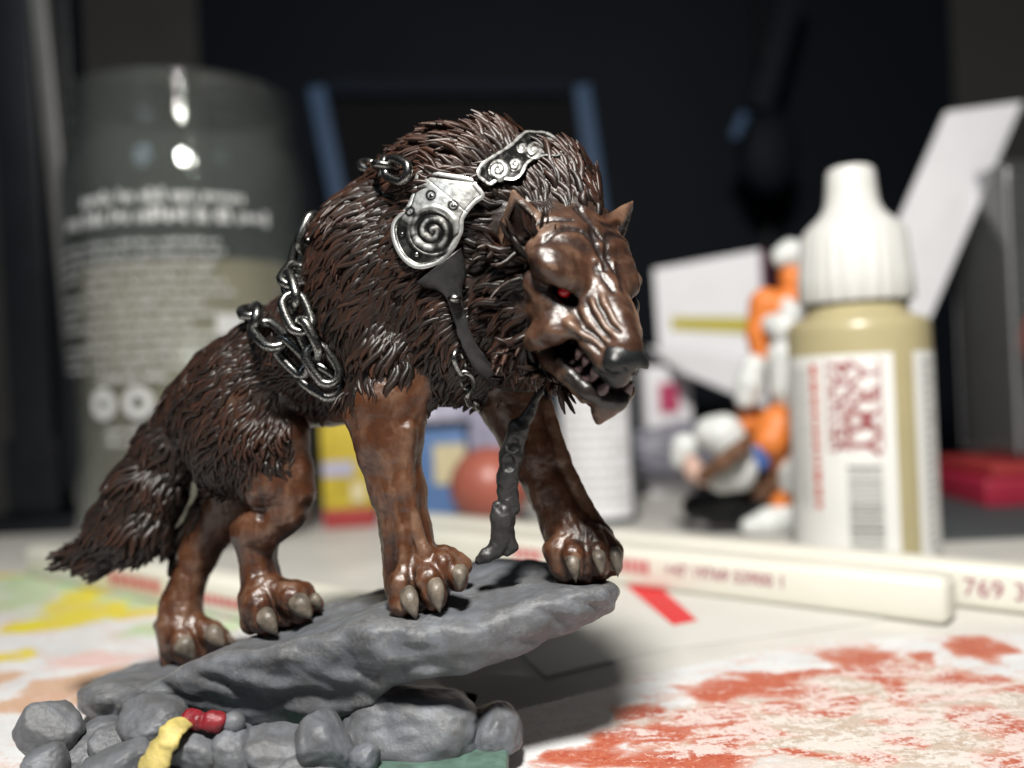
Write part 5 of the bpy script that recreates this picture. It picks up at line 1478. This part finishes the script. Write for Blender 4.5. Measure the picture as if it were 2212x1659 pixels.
s_ = lambda a, b_: A_[0] * (1 - a) * (1 - b_) + A_[1] * a * (1 - b_) + A_[2] * a * b_ + A_[3] * (1 - a) * b_ + nrm * 0.085
quad_prism("yellow_stripe", [s_(0.14, 0.60), s_(0.99, 0.58), s_(0.99, 0.72), s_(0.14, 0.75)], 0.03, simple_mat("olive_yellow_print", (0.42, 0.36, 0.03), 0.5), bx)
quad_prism("flap", [W(1400, 752, 30.8), W(1650, 790, 29.8), W(1660, 880, 27.4), W(1470, 800, 28.6)], 0.10, M_WHITE, bx)
pk = tag(empty("pink_packet", tuple(G(1425, 1090))), "white and crimson packet at the jaw of the wolf", "packet")
c = W(1425, 1000, 32.0); box("pack", (c[0], 30.2, 2.2), (0.8, 0.35, 2.18), M_WHITE, pk, zrot(0.2)); box("crimson_patch", (c[0] + 0.06, 29.82, 3.3), (0.35, 0.02, 0.5), simple_mat("crimson_print", (0.42, 0.05, 0.12), 0.5), pk, zrot(0.2), 0)
# leaning white card
wc = tag(quad_prism("white_board", [W(2042, 244, 27), W(2206, 222, 27.5), W(1975, 760, 25.0), W(1815, 760, 24.5)], 0.15, M_WHITE), "tall white card board leaning behind the dropper bottle", "board")
# clear plastic box at the right edge
M_CLEAR = glass_mat("clear_plastic", (0.80, 0.80, 0.82), 0.10, 0.12)
M_LEDGE = simple_mat("clouded_plastic_edge", (0.30, 0.30, 0.31), 0.3)
cb = tag(empty("clear_box", tuple(G(2230, 1105))), "clear plastic box with a red piece inside at the right edge", "box")
c = W(2375, 1000, 24.5); zt_ = CAM_H - (352 - 783) * 24.5 / FPX
box("plastic_case", (c[0], 26.5, 1.35 + (zt_ - 1.35) / 2), (2.0, 1.6, (zt_ - 1.35) / 2), M_CLEAR, cb, None, 0.12)
for sx_ in (-1, 1):
    for sy_ in (-1, 1): box("corner_edge", (c[0] + sx_ * 1.96, 26.5 + sy_ * 1.56, 1.35 + (zt_ - 1.35) / 2), (0.03, 0.03, (zt_ - 1.35) / 2 - 0.02), M_LEDGE, cb, None, 0.02)
box("rim", (c[0], 26.5, zt_ + 0.05), (2.06, 1.66, 0.07), M_CLEAR, cb, None, 0.03)
crum = ball("red_piece", (c[0] + 0.0, 26.4, 4.6), 1.0, simple_mat("red_sponge", (0.40, 0.05, 0.03), 0.6), cb, 24, (0.9, 0.7, 1.1))
rcse = tag(empty("red_case", tuple(G(2180, 1105))), "flat crimson case on the dark mat under the clear box", "case")
box("body", (c[0] - 0.5, 25.9, 0.45), (3.0, 2.0, 0.40), simple_mat("crimson_plastic", (0.30, 0.015, 0.04), 0.45), rcse, None, 0.12); box("lid", (c[0] - 0.45, 25.95, 1.02), (2.7, 1.8, 0.16), M_RED, rcse, None, 0.08)
M_MAT = simple_mat("dark_grey_mat", (0.05, 0.055, 0.06), 0.6, 0, 0.1, 0.5)
mt = tag(box("dark_mat", (13.5, 24.6, 0.06), (5.2, 4.6, 0.055), M_MAT, None, None, 0.02), "dark grey cutting mat on the table behind the dropper bottle", "mat")

# --- orange and white toy figure crouching by the bottle
M_ORNG = simple_mat("orange_suit_paint", (0.66, 0.19, 0.035), 0.5, 0, 0.15, 3.0); M_WHT = simple_mat("white_armour_paint", (0.62, 0.64, 0.63), 0.45, 0, 0.1, 3.0); M_BRN = simple_mat("brown_strap_paint", (0.13, 0.06, 0.03), 0.5); M_FLESH = simple_mat("flesh_paint", (0.50, 0.33, 0.27), 0.5)
fig = tag(empty("toy_figure", tuple(G(1690, 1150))), "orange and white toy trooper figure crouching beside the dropper bottle", "figure")
fd = 22.3
def fsculpt(name, parts, mat, k=0.08):
    cs = np.array([W(p[0], p[1], p[2] if len(p) > 3 else fd) for tb in parts for p in tb])
    lo, hi = cs.min(0) - 1.0, cs.max(0) + 1.0
    q_ = Sculpt(lo, hi, 0.05)
    for tb in parts:
        pts = [W(p[0], p[1], p[2] if len(p) > 3 else fd) for p in tb]; rs = [rp(p[-1], fd) for p in tb]
        if len(pts) == 1: q_.ell(pts[0], (rs[0],) * 3, None, k)
        else: q_.tube(pts, rs, k)
    v_, f_ = q_.mesh()
    return mesh_obj(name, v_, f_, mat, fig)
fsculpt("body", [[(1712, 600, 30), (1718, 640, 28)], [(1655, 655, 34), (1690, 670, 40), (1735, 680, 40)], [(1650, 660, 32), (1638, 720, 26), (1645, 775, 22)], [(1700, 700, 46), (1710, 820, 44), (1720, 900, 44)],
                 [(1612, 880, 20), (1615, 915, 24), (1640, 935, 20)], [(1730, 890, 46), (1680, 925, 21.6, 46), (1665, 955, 21.4, 36)], [(1670, 960, 21.5, 30), (1700, 1020, 22.0, 32), (1690, 1085, 22.0, 30)], [(1750, 900, 40), (1760, 1010, 36), (1750, 1100, 34)]], M_ORNG)
fsculpt("helmet", [[(1692, 555, 26), (1708, 548, 30), (1730, 560, 30)], [(1690, 640, 14), (1705, 668, 21.8, 18), (1725, 685, 21.7, 18), (1748, 672, 21.7, 14)]], M_WHT)
fsculpt("chest_armour", [[(1668, 700, 21.8, 22), (1695, 708, 21.6, 34), (1720, 720, 21.6, 36)], [(1700, 770, 21.7, 42), (1706, 840, 21.7, 40), (1712, 880, 21.8, 34)]], M_WHT)
fsculpt("arm_armour", [[(1628, 792, 21.9, 26), (1618, 830, 21.9, 28), (1612, 862, 21.9, 24)]], M_WHT)
fsculpt("leg_armour", [[(1745, 960, 21.7, 30), (1715, 1010, 21.6, 34), (1712, 1040, 21.7, 30)], [(1620, 1138, 21.8, 20), (1660, 1128, 21.8, 30), (1710, 1118, 21.9, 36), (1750, 1120, 22.0, 34)]], M_WHT)
fsculpt("blue_pouch", [[(1640, 975, 21.3, 16), (1645, 1000, 21.3, 18)]], simple_mat("blue_pouch_paint", (0.05, 0.11, 0.32), 0.5))
fsculpt("brown_bag", [[(1655, 1040, 21.9, 30), (1640, 1060, 22.0, 26)], [(1740, 1050, 22.0, 26), (1650, 1045, 22.0, 26)]], M_BRN)
dr = tag(empty("toy_drum", tuple(G(1545, 1100, 0.6))), "white rounded toy pack with a brown strap lying before the orange figure", "toy")
fig_, fig = fig, dr
fsculpt("shell", [[(1535, 935, 21.6, 34), (1560, 940, 21.5, 44), (1590, 975, 21.4, 36)], [(1560, 1030, 21.4, 34), (1590, 1015, 21.4, 44), (1605, 995, 21.5, 30)], [(1480, 965, 22.0, 30), (1475, 990, 22.0, 26)]], M_WHT)
fsculpt("strap", [[(1522, 1026, 21.0, 14), (1560, 1000, 20.6, 16), (1590, 975, 20.5, 16), (1612, 955, 20.8, 14)]], M_BRN)
fsculpt("grip", [[(1492, 1000, 21.4, 18), (1500, 1020, 21.3, 20), (1520, 1035, 21.3, 16)]], M_FLESH)
fsculpt("black_foot", [[(1570, 1075, 22.0, 30), (1500, 1095, 22.4, 26), (1630, 1085, 22.2, 34)], [(1540, 1110, 22.2, 26), (1640, 1112, 22.2, 24)]], M_BLACK)
fig = fig_
